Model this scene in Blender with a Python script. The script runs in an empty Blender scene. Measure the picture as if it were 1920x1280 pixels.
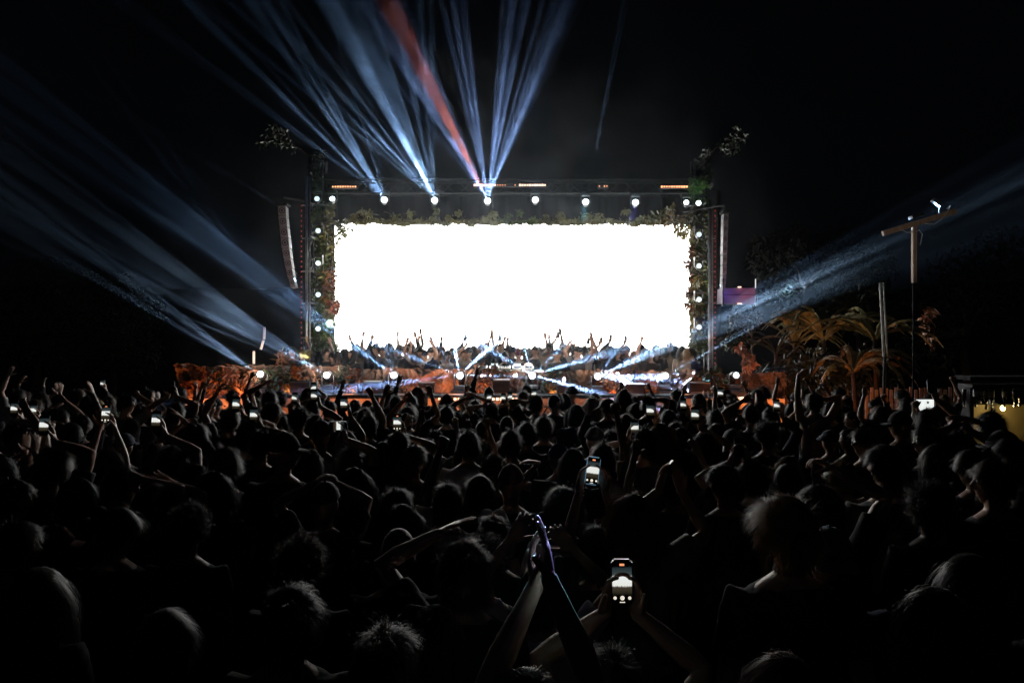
import bpy, bmesh, math, random
import numpy as np
from mathutils import Vector, Matrix, noise
PI = math.pi
R = math.radians
S = bpy.context.scene
C = S.collection

# ------------------------------------------------------------------ camera, world, exposure
F = 1280.0            # focal length in pixels of the 1920 px wide photograph
CZ = 2.8
HY = 618.0            # horizon row
cam = bpy.data.objects.new('camera', bpy.data.cameras.new('camera'))
C.objects.link(cam); S.camera = cam
cam.location = (0, 0, CZ); cam.rotation_euler = (PI/2, 0, 0)
cam.data.lens = 24; cam.data.sensor_width = 36
cam.data.shift_y = (HY-640)/1920.0
cam.data.clip_start = .05; cam.data.clip_end = 600
W = bpy.data.worlds.new('World'); S.world = W; W.use_nodes = True
bg = W.node_tree.nodes['Background']
bg.inputs[0].default_value = (.45, .65, 1, 1); bg.inputs[1].default_value = .0007
S.view_settings.view_transform = 'Standard'; S.view_settings.look = 'None'
S.view_settings.exposure = 0; S.view_settings.gamma = 1
cy = S.cycles
cy.volume_bounces = 0; cy.max_bounces = 4; cy.diffuse_bounces = 2; cy.glossy_bounces = 2
cy.transmission_bounces = 3; cy.transparent_max_bounces = 8
cy.caustics_reflective = False; cy.caustics_refractive = False
cy.use_light_tree = True; cy.sample_clamp_indirect = 3; cy.use_denoising = True
cy.volume_max_steps = 128; cy.denoising_input_passes = 'RGB_ALBEDO_NORMAL'; cy.denoising_prefilter = 'ACCURATE'

def P(px, py, d):
    """point at depth d seen at pixel px, py of the photograph (an aid for measuring real positions)"""
    return Vector(((px-960)*d/F, d, CZ-(py-HY)*d/F))

# ------------------------------------------------------------------ materials
def mat(name, col, rough=.6, metal=0., var=0., scale=8., bump=0., emis=None, es=0., spec=None, stretch=None):
    m = bpy.data.materials.new(name); m.use_nodes = True
    nt = m.node_tree; b = nt.nodes['Principled BSDF']
    b.inputs['Base Color'].default_value = (*col, 1)
    b.inputs['Roughness'].default_value = rough
    b.inputs['Metallic'].default_value = metal
    if spec is not None: b.inputs['Specular IOR Level'].default_value = spec
    if var or bump:
        tc = nt.nodes.new('ShaderNodeTexCoord'); mp = nt.nodes.new('ShaderNodeMapping')
        n = nt.nodes.new('ShaderNodeTexNoise'); n.inputs['Scale'].default_value = scale
        n.inputs['Detail'].default_value = 5
        if stretch: mp.inputs['Scale'].default_value = stretch
        nt.links.new(tc.outputs['Object'], mp.inputs[0]); nt.links.new(mp.outputs[0], n.inputs[0])
        if var:
            r = nt.nodes.new('ShaderNodeValToRGB')
            r.color_ramp.elements[0].position = .3; r.color_ramp.elements[1].position = .7
            r.color_ramp.elements[0].color = tuple(max(0, c*(1-var)) for c in col)+(1,)
            r.color_ramp.elements[1].color = tuple(min(1, c*(1+var)) for c in col)+(1,)
            nt.links.new(n.outputs[0], r.inputs[0]); nt.links.new(r.outputs[0], b.inputs['Base Color'])
        if bump:
            bp = nt.nodes.new('ShaderNodeBump'); bp.inputs['Strength'].default_value = bump
            bp.inputs['Distance'].default_value = .02
            nt.links.new(n.outputs[0], bp.inputs['Height']); nt.links.new(bp.outputs[0], b.inputs['Normal'])
    if emis:
        b.inputs['Emission Color'].default_value = (*emis, 1); b.inputs['Emission Strength'].default_value = es
        m.cycles.emission_sampling = 'NONE'
    return m

M = {}
M['ground'] = mat('trodden_ground', (.05, .045, .04), .9, var=.4, scale=3, bump=.5)
M['deck'] = mat('deck_boards', (.05, .04, .035), .6, var=.3, scale=4, bump=.2, stretch=(1, 8, 1))
M['black'] = mat('matt_black', (.015, .015, .017), .55, var=.4, scale=20)
M['cloth_black'] = mat('black_drape', (.01, .01, .012), .9, var=.3, scale=5, bump=.4, stretch=(6, 6, .3))
M['plastic'] = mat('black_plastic', (.02, .02, .022), .35, var=.2, scale=30)
M['steel'] = mat('scuffed_aluminium', (.45, .46, .48), .35, .9, var=.25, scale=15, bump=.1)
M['grey'] = mat('grey_grille', (.32, .33, .34), .5, var=.2, scale=40, bump=.3)
M['greydark'] = mat('driver_cone', (.03, .03, .03), .6, var=.2, scale=20)
M['wood'] = mat('pale_timber', (.35, .27, .2), .7, var=.3, scale=6, bump=.3, stretch=(8, 8, .6))
M['rock'] = mat('sculpted_bark', (.17, .115, .085), .85, var=.92, scale=2.6, bump=1.)  # strong tone contrast in the colour imitates dark gaps and lit ridges
M['rockpale'] = mat('pale_plaster', (.5, .42, .36), .8, var=.4, scale=7, bump=.8)
M['green'] = mat('leaf_green', (.09, .13, .03), .45, var=.6, scale=3)
M['farleaf'] = mat('leaf_far', (.008, .011, .006), .9, spec=.0)
M['olive'] = mat('leaf_olive', (.20, .19, .08), .5, var=.55, scale=4)
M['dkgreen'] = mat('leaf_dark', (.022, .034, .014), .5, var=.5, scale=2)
M['rust'] = mat('leaf_rust', (.22, .10, .05), .55, var=.5, scale=4)
M['banana'] = mat('banana_leaf', (.13, .10, .04), .45, var=.5, scale=5, bump=.5, stretch=(1, 1, 12))
M['bark'] = mat('bark', (.045, .03, .022), .9, var=.4, scale=9, bump=.8)
M['white_e'] = mat('lamp_lens', (.8, .8, .8), .2, emis=(.80, .93, 1), es=6)
M['dim_e'] = mat('lamp_lens_dim', (.8, .8, .8), .2, emis=(.62, .85, .95), es=1.3)
M['orange_e'] = mat('led_cell_orange', (.8, .4, .3), .3, emis=(1, .36, .16), es=3.0)
M['warm_e'] = mat('led_cell_warm', (.8, .6, .5), .3, emis=(1, .62, .42), es=3.0)
M['red_e'] = mat('led_cell_red', (.4, .05, .05), .3, emis=(1, .12, .08), es=.35)
M['bulb_e'] = mat('warm_bulb', (.8, .7, .4), .3, emis=(1, .82, .42), es=6)
M['glass'] = mat('dark_glass', (.02, .025, .03), .08, spec=.8)
M['paper'] = mat('paper_label', (.6, .58, .52), .7, var=.2, scale=20)
M['barwall'] = mat('bar_back_wall', (.20, .16, .07), .7, var=.3, scale=2)
M['tan'] = mat('riser_board', (.5, .36, .26), .8, var=.3, scale=2, bump=.2)
M['silver'] = mat('equipment_silver', (.5, .52, .5), .3, .6, var=.2, scale=20)
M['purple'] = mat('glossy_panel', (.35, .3, .4), .35, var=.2, scale=3)
M['eye'] = mat('eye', (.6, .58, .55), .15)
M['lens'] = mat('camera_glass', (.01, .01, .02), .05, spec=1)
SK = [mat('skin_light', (.50, .31, .23), .5, var=.12, scale=14, bump=.06),
      mat('skin_tan', (.36, .21, .14), .5, var=.12, scale=14, bump=.06),
      mat('skin_brown', (.17, .09, .06), .45, var=.12, scale=14, bump=.06),
      mat('skin_pale', (.56, .38, .31), .5, var=.12, scale=14, bump=.06)]
SH = {}
for k, c in dict(black=(.012, .012, .014), charcoal=(.035, .036, .04), grey=(.16, .165, .17), white=(.62, .62, .62),
                 beige=(.34, .27, .2), navy=(.02, .03, .07), lilac=(.42, .38, .52), blue=(.2, .28, .38),
                 maroon=(.12, .02, .02), olive=(.07, .08, .04)).items():
    SH[k] = mat('fabric_'+k, c, .9, var=.2, scale=9, bump=.25)
HC = {}
for k, c in dict(black=(.012, .010, .009), brown=(.06, .032, .018), auburn=(.13, .05, .025), blond=(.32, .21, .11),
                 grey=(.2, .19, .18)).items():
    HC[k] = mat('hair_'+k, c, .5, var=.6, scale=25, spec=.5)

# ------------------------------------------------------------------ object helpers
def tag(o, label=None, cat=None, group=None, kind=None):
    if label: o['label'] = label
    if cat: o['category'] = cat
    if group: o['group'] = group
    if kind: o['kind'] = kind
    return o

def empty(name, loc, label, cat, group=None, rz=0.):
    o = bpy.data.objects.new(name, None); C.objects.link(o)
    o.location = loc; o.rotation_euler = (0, 0, rz); o.empty_display_size = .1
    return tag(o, label, cat, group)

class MB:
    """collects shapes into one mesh"""
    def __init__(s): s.v = []; s.f = []; s.n = 0
    def add(s, v, f):
        v = np.asarray(v, float).reshape(-1, 3)
        s.v.append(v); s.f += [tuple(i+s.n for i in q) for q in f]; s.n += len(v)
    def box(s, c, size, rot=None):
        x, y, z = [a/2 for a in size]
        v = np.array([(-x,-y,-z),(x,-y,-z),(x,y,-z),(-x,y,-z),(-x,-y,z),(x,-y,z),(x,y,z),(-x,y,z)])
        if rot is not None: v = v @ np.array(rot.to_3x3()).T
        s.add(v+np.array(c), [(3,2,1,0),(4,5,6,7),(0,1,5,4),(1,2,6,5),(2,3,7,6),(3,0,4,7)])
    def loft(s, cen, ax, ay, n=14, A=None, B=None, cap=True):
        """elliptical rings: centres, half widths along A and half depths along B"""
        vs = []; fs = []
        m = len(cen)
        t = np.linspace(0, 2*PI, n, endpoint=False)
        for i in range(m):
            a = np.array(A[i] if isinstance(A, list) else (A if A is not None else (1,0,0)), float)
            b = np.array(B[i] if isinstance(B, list) else (B if B is not None else (0,1,0)), float)
            vs.append(np.array(cen[i]) + np.outer(np.cos(t)*ax[i], a) + np.outer(np.sin(t)*ay[i], b))
        for i in range(m-1):
            for j in range(n):
                k = (j+1) % n
                fs.append((i*n+j, i*n+k, (i+1)*n+k, (i+1)*n+j))
        if cap:
            fs.append(tuple(range(n-1, -1, -1))); fs.append(tuple(range((m-1)*n, m*n)))
        s.add(np.concatenate(vs), fs)
    def tube(s, pts, rad, n=8, round_ends=False):
        pts = [Vector(p) for p in pts]
        if not hasattr(rad, '__len__'): rad = [rad]*len(pts)
        rad = list(rad)
        if round_ends:
            d0 = (pts[0]-pts[1]).normalized(); d1 = (pts[-1]-pts[-2]).normalized()
            r0, r1 = rad[0], rad[-1]
            pts = [pts[0]+d0*r0*.95, pts[0]+d0*r0*.6] + pts + [pts[-1]+d1*r1*.6, pts[-1]+d1*r1*.95]
            rad = [r0*.3, r0*.8] + rad + [r1*.8, r1*.3]
        A = []; B = []; prev = None
        for i in range(len(pts)):
            a = pts[max(0, i-1)]; b = pts[min(len(pts)-1, i+1)]
            t = (b-a).normalized()
            if prev is None:
                prev = t.orthogonal().normalized()
            prev = (prev - t*prev.dot(t)).normalized()
            A.append(prev); B.append(t.cross(prev))
        s.loft(pts, rad, rad, n, [tuple(a) for a in A], [tuple(b) for b in B])
    def ell(s, c, r, nu=16, nv=10, rot=None):
        vs = []; fs = []
        for i in range(1, nv):
            ph = PI*i/nv
            for j in range(nu):
                th = 2*PI*j/nu
                vs.append((r[0]*math.sin(ph)*math.cos(th), r[1]*math.sin(ph)*math.sin(th), r[2]*math.cos(ph)))
        top = len(vs); vs += [(0,0,r[2]), (0,0,-r[2])]
        for i in range(nv-2):
            for j in range(nu):
                k = (j+1) % nu
                fs.append((i*nu+j, (i+1)*nu+j, (i+1)*nu+k, i*nu+k))
        for j in range(nu):
            k = (j+1) % nu
            fs.append((top, j, k)); fs.append((top+1, (nv-2)*nu+k, (nv-2)*nu+j))
        v = np.array(vs)
        if rot is not None: v = v @ np.array(rot.to_3x3()).T
        s.add(v+np.array(c), fs)
    def disc(s, c, r, nrm, n=18):
        nrm = Vector(nrm).normalized(); a = nrm.orthogonal().normalized(); b = nrm.cross(a)
        s.add([Vector(c)+a*r*math.cos(2*PI*i/n)+b*r*math.sin(2*PI*i/n) for i in range(n)], [tuple(range(n))])
    def mesh(s, name, smooth=False):
        me = bpy.data.meshes.new(name)
        v = np.concatenate(s.v) if s.v else np.zeros((0,3))
        me.from_pydata(v.tolist(), [], s.f)
        if smooth: me.polygons.foreach_set('use_smooth', [True]*len(me.polygons))
        me.update(); return me
    def build(s, name, m, parent=None, smooth=False, loc=None, bevel=0.):
        me = s.mesh(name, smooth)
        if bevel:
            bm = bmesh.new(); bm.from_mesh(me)
            bmesh.ops.bevel(bm, geom=[e for e in bm.edges if len(e.link_faces) == 2 and e.calc_face_angle(0) > .6],
                            offset=bevel, segments=2, affect='EDGES', profile=.6)
            bm.to_mesh(me); bm.free()
        me.materials.append(m)
        return link(name, me, parent, loc)

def link(name, me, parent=None, loc=None, rot=None, m=None):
    o = bpy.data.objects.new(name, me); C.objects.link(o)
    if parent is not None: o.parent = parent
    if loc is not None: o.location = loc
    if rot is not None: o.rotation_euler = rot
    if m is not None:
        if len(me.materials) == 0: me.materials.append(m)
        o.material_slots[0].link = 'OBJECT'; o.material_slots[0].material = m
    return o

def lamp(kind, loc, power, col, parent=None, size=.03, spot=None, blend=.6, aim=None):
    l = bpy.data.lights.new('lamp_light', kind); l.energy = power; l.color = col; l.shadow_soft_size = size
    if kind == 'SPOT': l.spot_size = R(spot); l.spot_blend = blend
    o = bpy.data.objects.new('lamp_light', l); C.objects.link(o); o.location = loc
    if aim is not None: o.rotation_euler = (Vector(aim)-Vector(loc)).to_track_quat('-Z', 'Y').to_euler()
    if parent is not None: o.parent = parent; o.matrix_parent_inverse = Matrix.Identity(4)
    return o

def nrmz(a): return a/np.maximum(np.linalg.norm(a, axis=-1, keepdims=True), 1e-9)

def leaves(mb, pos, size, rng, droop=.3, aspect=2.2, sizevar=.4, outward=None):
    """leaf-sized folded blades at pos (N,3)"""
    n = len(pos)
    d = nrmz(rng.normal(size=(n, 3)) + (outward if outward is not None else 0) + np.array([0, 0, -droop]))
    up = nrmz(rng.normal(size=(n, 3)))
    s = nrmz(np.cross(d, up)); nn = np.cross(s, d)
    L = size*(1+sizevar*(rng.random((n, 1))*2-1)); w = L/aspect/2
    p0 = pos; p1 = pos+d*L*.35+s*w+nn*w*.35; p2 = pos+d*L*.35-s*w+nn*w*.35; pm = pos+d*L*.4
    p3 = pos+d*L*.75+s*w*.6+nn*w*.15-np.array([0,0,1])*L*.06; p4 = pos+d*L*.75-s*w*.6+nn*w*.15-np.array([0,0,1])*L*.06
    p5 = pos+d*L-np.array([0,0,1])*L*.15
    V = np.stack([p0, p1, p2, pm, p3, p4, p5], 1).reshape(-1, 3)
    f = []
    for i in range(n):
        b = i*7; f += [(b, b+1, b+3), (b, b+3, b+2), (b+3, b+1, b+4, b+6), (b+3, b+6, b+5, b+2)]
    mb.add(V, f)

def blob_points(rng, centers, radii, n):
    c = np.array(centers, float); r = np.array(radii, float)
    if r.ndim == 1: r = np.stack([r, r, r], 1)
    w = (r[:, 0]*r[:, 1]*r[:, 2])**.8; k = rng.choice(len(c), n, p=w/w.sum())
    d = nrmz(rng.normal(size=(n, 3))); rad = rng.random((n, 1))**.45
    return c[k]+d*rad*r[k], d

# ------------------------------------------------------------------ setting
def sheet(name, x0, x1, y0, y1, z, m):
    mb = MB(); mb.add([(x0,y0,z),(x1,y0,z),(x1,y1,z),(x0,y1,z)], [(0,1,2,3)])
    return tag(mb.build(name, m), kind='structure')
sheet('ground', -120, 120, -40, 200, 0, M['ground'])

# deck of the stage
deck = MB(); deck.box((.1, 17.6, .31), (12.5, 5.4, .62)); tag(deck.build('stage_deck', M['deck']),
    'dark boarded stage deck under the people in front of the screen', 'stage deck')

# LED screen
scr = empty('video_screen', P(962, 720, 20), 'huge blank glowing white video screen behind the stage', 'video screen')
mS = mat('screen_light', (0, 0, 0), .5, emis=(1, .98, .94), es=10.5); mS.cycles.emission_sampling = 'AUTO'
a = P(628, 720, 20)-scr.location; b = P(1297, 418, 20)-scr.location
mb = MB(); mb.add([(a.x,0,a.z),(b.x,0,a.z),(b.x,0,b.z),(a.x,0,b.z)], [(0,1,2,3)]); mb.build('display', mS, scr)
mb = MB(); mb.box(((a.x+b.x)/2, .12, (a.z+b.z)/2), (b.x-a.x+.1, .2, b.z-a.z+.1)); mb.build('housing', M['black'], scr)

# black drape that closes the stage above and beside the screen
dr = empty('stage_drape', (0, 20.6, 0), 'black cloth drape hung behind and around the white screen', 'drape')
mb = MB(); n = 160
xs = np.linspace(-6.3, 6.3, n); V = []; f = []
for i, x in enumerate(xs):
    y = .06*math.sin(x*14)+.03*math.sin(x*31)
    V += [(x, y, .6), (x, y, 7.0)]
    if i: f.append((2*i-2, 2*i, 2*i+1, 2*i-1))
mb.add(V, f); mb.build('cloth', M['cloth_black'], dr, smooth=True)

def truss(mb, p0, p1, w=.3, r=.025, bays=None):
    p0 = Vector(p0); p1 = Vector(p1); ax = (p1-p0); L = ax.length; ax.normalize()
    a = ax.orthogonal().normalized()
    if abs(ax.z) < .5: a = Vector((0,0,1))
    else: a = Vector((1,0,0))
    b = ax.cross(a).normalized(); h = w/2
    cs = [a*h+b*h, a*h-b*h, -a*h-b*h, -a*h+b*h]
    for c in cs: mb.tube([p0+c, p1+c], r, 6)
    bays = bays or max(2, int(L/w/1.2))
    for i in range(bays):
        q0 = p0+ax*L*i/bays; q1 = p0+ax*L*(i+1)/bays
        for k in range(4):
            mb.tube([q0+cs[k], q1+cs[(k+1) % 4]] if i % 2 else [q1+cs[k], q0+cs[(k+1) % 4]], r*.5, 5)
    return mb

# portal: header beam and towers (d = 17)
D = 17.0
hd = empty('header_truss', P(955, 350, D), 'long black header truss above the screen carrying lamps', 'truss')
o = hd.location
mb = MB(); truss(mb, P(600, 352, D)-o, P(1318, 352, D)-o, .32, .025, 28); mb.build('truss_frame', M['black'], hd)
mb = MB(); a = P(600, 360, D+.4)-o; b = P(1318, 421, D+.4)-o
xs = np.linspace(a.x, b.x, 120); V = []; f = []
rg = random.Random(3)
for i, x in enumerate(xs):
    y = .4+.04*math.sin(x*11)+.02*math.sin(x*27); zb = b.z+.03*math.sin(x*3)+rg.uniform(-.02, .02)
    V += [(x, y, zb), (x, y, a.z+.35)]
    if i: f.append((2*i-2, 2*i, 2*i+1, 2*i-1))
mb.add(V, f); mb.build('valance', M['cloth_black'], hd, smooth=True)

for side, px, lab in ((-1, 596, 'black tower truss wrapped in leaves beside the curved grey loudspeaker column'),
                      (1, 1312, 'black tower truss wrapped in leaves next to the purple lit box')):
    t = empty('tower_truss', (P(px, 600, D).x, D, 0), lab, 'truss')
    mb = MB(); truss(mb, (0, 0, .0), (0, 0, P(0, 300, D).z), .34, .025, 22); mb.build('truss_frame', M['black'], t)
    mb = MB()
    for py in (372, 433, 494, 553, 617):
        z = P(0, py+16, D).z
        mb.tube([(-.33, -.2, z), (.33, -.2, z)], .02, 6); mb.tube([(side*-.0, -.2, z), (side*-.0, -.62, z)], .018, 6)
    mb.build('cross_bar', M['steel'], t)

# bright edge poles outside the towers
for px, y0, y1, lab in ((575, 330, 668, 'thin shiny steel pole beside the curved loudspeaker column'),
                        (1331, 370, 690, 'thin shiny steel pole between the leafy tower and the slim loudspeaker column')):
    t = empty('steel_pole', (P(px, 600, 16.2).x, 16.2, 0), lab, 'pole')
    mb = MB(); mb.tube([(0,0,0), (0,0,P(0,y0,16.2).z)], .035, 12); mb.tube([(.07,.02,0), (.07,.02,P(0,y0,16.2).z)], .018, 8)
    mb.build('tube', M['steel'], t, smooth=True)
    mb = MB(); mb.box((0, 0, .02), (.5, .5, .04)); mb.build('base_plate', M['black'], t)
    led = MB(); side = -1 if px < 900 else 1
    for i in range(34):
        z = P(0, 690-i*9.5, 16.2).z
        if z < P(0, y0+20, 16.2).z: led.box((side*.12, -.02, z), (.02, .02, .03))
    led.build('led_dots', M['red_e'], t)

# ------------------------------------------------------------------ lamps and their beams
HZB = (.38, .62, 1.0)
def fixture(px, py, d, label, group, beams=(), bright=True, halo=8, aim=None, upright=False, scale=1., lensr=.075):
    """moving head lamp: base, yoke, head, lens; every beam is a real narrow spot in the haze"""
    p = P(px, py, d)
    t = empty('moving_head_lamp', p, label, 'stage lamp', group)
    k = scale; up = 1 if not upright else -1      # hung lamps have the base above
    mb = MB(); mb.box((0, .15, up*.27*k), (.30*k, .20*k, .10*k)); mb.build('lamp_base', M['plastic'], t, bevel=.012)
    mb = MB()
    for sx in (-1, 1):
        mb.box((sx*.145*k, .12, up*.11*k), (.03*k, .09*k, .25*k))
    mb.box((0, .12, up*.222*k), (.25*k, .07*k, .02*k)); mb.build('yoke', M['plastic'], t, bevel=.008)
    if aim is None: aim = Vector((-p.x*.05, -1, .12))
    a = Vector(aim).normalized()
    h = MB(); c = Vector((0, .12, 0)); q = c-a*.16*k
    h.tube([c-a*.17*k, c-a*.12*k, c, c+a*.09*k, c+a*.12*k], [.06*k, .1*k, .115*k, .105*k, .09*k], 18)
    h.build('lamp_head', M['plastic'], t, smooth=True)
    l = MB(); lc = c+a*(.1225*k); l.disc(lc, lensr*k, a)
    l.build('lens', M['white_e'] if bright else M['dim_e'], t)
    lo = c+a*(.16*k+.13)
    for i, (tx, ty, ang, pw, col, td, *gobo) in enumerate(beams):
        tgt = P(tx, ty, d+td)-p
        lo_ = lamp('SPOT', lo, pw*POW, col or HZB, t, .012, ang, .9 if not gobo else .35, tgt)
        if gobo: pattern(lo_.data, *gobo[0])
    if halo: lamp('POINT', lo+a*.06, halo, (.6, .85, 1), t, .04)
    return t

POW = 110000.
def pattern(l, cell, blob):
    """pattern wheel of a stage lamp: round holes scattered over the disc, seen as separate beams"""
    l.use_nodes = True; nt = l.node_tree; em = nt.nodes['Emission']
    tc = nt.nodes.new('ShaderNodeTexCoord'); mp = nt.nodes.new('ShaderNodeMapping'); mp.inputs['Location'].default_value = (rb.uniform(-9, 9), rb.uniform(-9, 9), 0)
    k = 1/R(cell); mp.inputs['Scale'].default_value = (k, k, 0.0)
    v = nt.nodes.new('ShaderNodeTexVoronoi'); v.inputs['Scale'].default_value = 1; v.voronoi_dimensions = '2D'
    r = nt.nodes.new('ShaderNodeMapRange'); r.interpolation_type = 'SMOOTHSTEP'; rr = blob/cell
    r.inputs[1].default_value = rr*1.55; r.inputs[2].default_value = rr*.1; r.inputs[3].default_value = .0008; r.inputs[4].default_value = 1
    w = nt.nodes.new('ShaderNodeMath'); w.operation = 'MULTIPLY'; sp = nt.nodes.new('ShaderNodeSeparateXYZ')
    b = nt.nodes.new('ShaderNodeMapRange'); b.inputs[1].default_value = 0; b.inputs[2].default_value = 1; b.inputs[3].default_value = .25; b.inputs[4].default_value = 1.7
    nt.links.new(tc.outputs['Normal'], mp.inputs[0]); nt.links.new(mp.outputs[0], v.inputs['Vector']); nt.links.new(v.outputs['Distance'], r.inputs[0])
    nt.links.new(v.outputs['Color'], sp.inputs[0]); nt.links.new(sp.outputs[0], b.inputs[0]); nt.links.new(b.outputs[0], w.inputs[0]); nt.links.new(r.outputs[0], w.inputs[1])
    nt.links.new(w.outputs[0], em.inputs['Strength'])
rb = random.Random(11)
def fan(x, y, tx, ty, n, spread, a0=1., a1=3., pw=1., col=None, td=(-1.2, 0)):
    out = []
    base = math.atan2(ty-y, tx-x); L = math.hypot(tx-x, ty-y)
    if n >= 3:      # one lamp with a pattern wheel that splits its light into n or so beams
        am = (a0+a1)/2; cell = max(1.9*am, 2*spread/math.sqrt(n*1.1))
        return [(x+L*math.cos(base), y+L*math.sin(base), 2*spread+a1*1.5, pw, col, (td[0]+td[1])/2*L/200., (cell, am*.62))]
    for i in range(n):
        g = base+R(rb.uniform(-spread, spread)) if n > 1 else base
        out.append((x+L*math.cos(g), y+L*math.sin(g), rb.uniform(a0, a1), pw*rb.uniform(.5, 1.5), col, rb.uniform(*td)*L/200.))
    return out
TOPG = 'lamps hung in a row under the header truss'
VIO = (.36, .54, 1.)
tops = [
 (719, 375, 'glowing round lamp under the header, first right of the left leafy tower', True,
    fan(719,375, 640,240, 5, 4, .8, 1.8, 7) + fan(719,375, 600,260, 4, 7, .8, 2, 4) + fan(719,375, 690,230, 3, 6, .8, 2, 3)),
 (814, 376, 'starry white lamp under the header with a wide pale blue fan of beams', True,
    fan(814,376, 745,230, 9, 7, 1., 3, 5.) + fan(814,376, 700,250, 6, 7, .8, 2, 5) + fan(814,376, 800,210, 5, 9, .8, 2.4, 5) + fan(814,376,737,225,1,1,8,8.2,6)),
 (914, 377, 'brightest lamp under the header with blue and red beams rising from it', True,
    fan(914,377, 858,255, 1, 1, 3., 3.2, 1.6, (1., .16, .10), (-2, -2)) + fan(914,377, 853,252, 1, 1, 6.5, 6.8, 2.2, (1., .24, .16), (-2, -2)) + fan(914,377, 835,240, 7, 9, 1.2, 2.6, 4., VIO) +
    fan(914,377, 890,220, 5, 6, 1., 2.4, 3, VIO) + fan(914,377, 936,220, 4, 3, 1.2, 2.4, 4, VIO) + fan(914,377, 968,230, 3, 4, 1.6, 3., 3, VIO)),
 (1004, 375, 'small lamp under the header right of the orange light bar middle', True, fan(1004,375, 1012,200, 3, 7, .7, 1.2, .7, VIO)),
 (1099, 379, 'starry lamp under the header with one thin vertical beam', True, fan(1099,379, 1126,230, 1, 1.5, 1.3, 1.5, 4)+fan(1099,379, 1129,230, 1, 1., .7, .8, 3) + fan(1099,379, 1160,250, 1, 8, .8, 1.2, .3)),
 (1193, 380, 'lamp under the header nearest the short orange bar by the right tower', True, []),
]
for px, py, lab, br, bm_ in tops:
    fixture(px, py, D-.45, lab, TOPG, bm_, br, 6 if px not in (719, 1004) else 3, scale=.75, lensr=.10)
for px, py, br, lab in ((592, 373, False, 'outer lamp at the top of the left leafy tower'), (621, 373, True, 'inner green tinged lamp at the top of the left leafy tower'),
                (1289, 380, True, 'inner bright lamp at the top of the right leafy tower'), (1312, 381, True, 'outer lamp at the top of the right leafy tower')):
    fixture(px, py, D-.85, lab, 'lamps on the leafy towers', fan(px, py, px+(-90 if px < 900 else 80), py-60, 1, 14, 1.2, 3, .3 if px < 900 else .08), br, 0, scale=.7, lensr=.085)
words = ['second', 'third', 'fourth', 'lowest']
for px, ys, nm in ((594, (433, 494, 553, 617), 'left'), (1313, (440, 499, 562, 614), 'right')):
    for i, py in enumerate(ys):
        sx = -1 if px < 900 else 1
        fixture(px, py, D-.85, '%s lamp down on the %s leafy tower' % (words[i], nm), 'lamps on the leafy towers',
                fan(px, py, px+sx*150, py-95, 1, 8, 2., 4., .25 if px < 900 else .06), False, 0, scale=.7, lensr=.085)
FG = 'floor lamps standing in front of the rocky stage front'
BW = (.5, .72, 1)
flo = [
 (487, 703, 'floor lamp at the far end of the rocky stage front, thin beams', fan(487,703, 400,645, 6, 6, .6, 1.4, 6, BW, (-1.2, -.3))+fan(487,703, 430,662, 1, 1, 2.4, 2.5, 6, BW)),
 (612, 705, 'floor lamp below the left leafy tower with a spray of thin beams', fan(612,705, 520,650, 12, 8, .5, 1.2, 8, BW, (-1.2, -.3))+fan(612,705, 540,662, 2, 5, 1.2, 1.8, 6, BW)+fan(612,705,568,650, 4, 8, .6, 1.2, 1.6)),
 (738, 705, 'floor lamp whose broad beams cross the left tower', fan(738,705, 600,601, 6, 3., .7, 1.7, 3., None, (-.8, -.2))+fan(738,705, 600,572, 6, 5, .5, 1.2, .6, None, (-.8, -.1))+fan(738,705, 725,640, 4, 12, 1, 2., 2., None, (2, 3))+fan(738,705, 680,662, 2, 4, 1.8, 2.4, 2.6, None, (1, 2))),
 (862, 706, 'floor lamp just left of the disc jockey table', fan(862,706, 827,658, 1, 1, 3, 3.2, 1.8, None, (2, 3))+fan(862,706, 853,650, 1, 1, 7, 7.2, 2.6, None, (2, 3))+fan(862,706, 900,668, 1, 1, 6, 6.5, 2.4, None, (2, 3))+
    fan(862,706, 800,712, 2, 3, 3, 4.5, 3.4, VIO, (-1, 0))+fan(862,706, 912,703, 2, 2, 3, 4, 2., None, (0, 1))+fan(862,706,800,676,2,4,2,3,1.8, None, (1, 2))),
 (998, 706, 'floor lamp just right of the disc jockey table', fan(998,706, 946,671, 2, 4, 3, 4.5, 2.2, None, (1.5, 2.5))+fan(998,706, 983,655, 1, 1, 3.4, 3.6, 2., None, (2, 3))+fan(998,706, 1037,669, 2, 6, 2, 3.2, 2., None, (2, 3))+
    fan(998,706, 1100,668, 2, 4, 2.5, 4., 2.4, None, (1.6, 2.4))+fan(998,706, 1085,724, 2, 3, 4, 5, 4.5, VIO, (-1, 0))),
 (1121, 707, 'brightest floor lamp throwing long white beams to the right', fan(1121,707, 1200,671, 7, 3.2, .8, 1.8, 9., BW, (-1.2, -.7))+fan(1121,707, 1210,688, 2, 2.5, 2, 3., 6, BW, (.9, 1.3))+
    fan(1121,707, 1240,722, 5, 6, 3, 6, 8.0, VIO, (.1, .5))+fan(1121,707, 1225,714, 1, 1, 10, 10.5, 1.6, VIO, (1., 1.2))+fan(1121,707, 1145,662, 2, 9, 1.4, 2.4, 2, None, (2, 3))+fan(1121,707, 1230,648, 5, 3.5, .8, 1.5, 3., None, (-1.3, -.8))),
 (1248, 706, 'pale floor lamp second from the right end of the stage front', fan(1248,706, 1330,655, 2, 2, 1.5, 2.5, 3, BW)),
 (1381, 705, 'pale floor lamp at the right end of the stage front', fan(1381,705, 1480,690, 2, 4, 1.5, 2.5, .5)),
]
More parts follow.
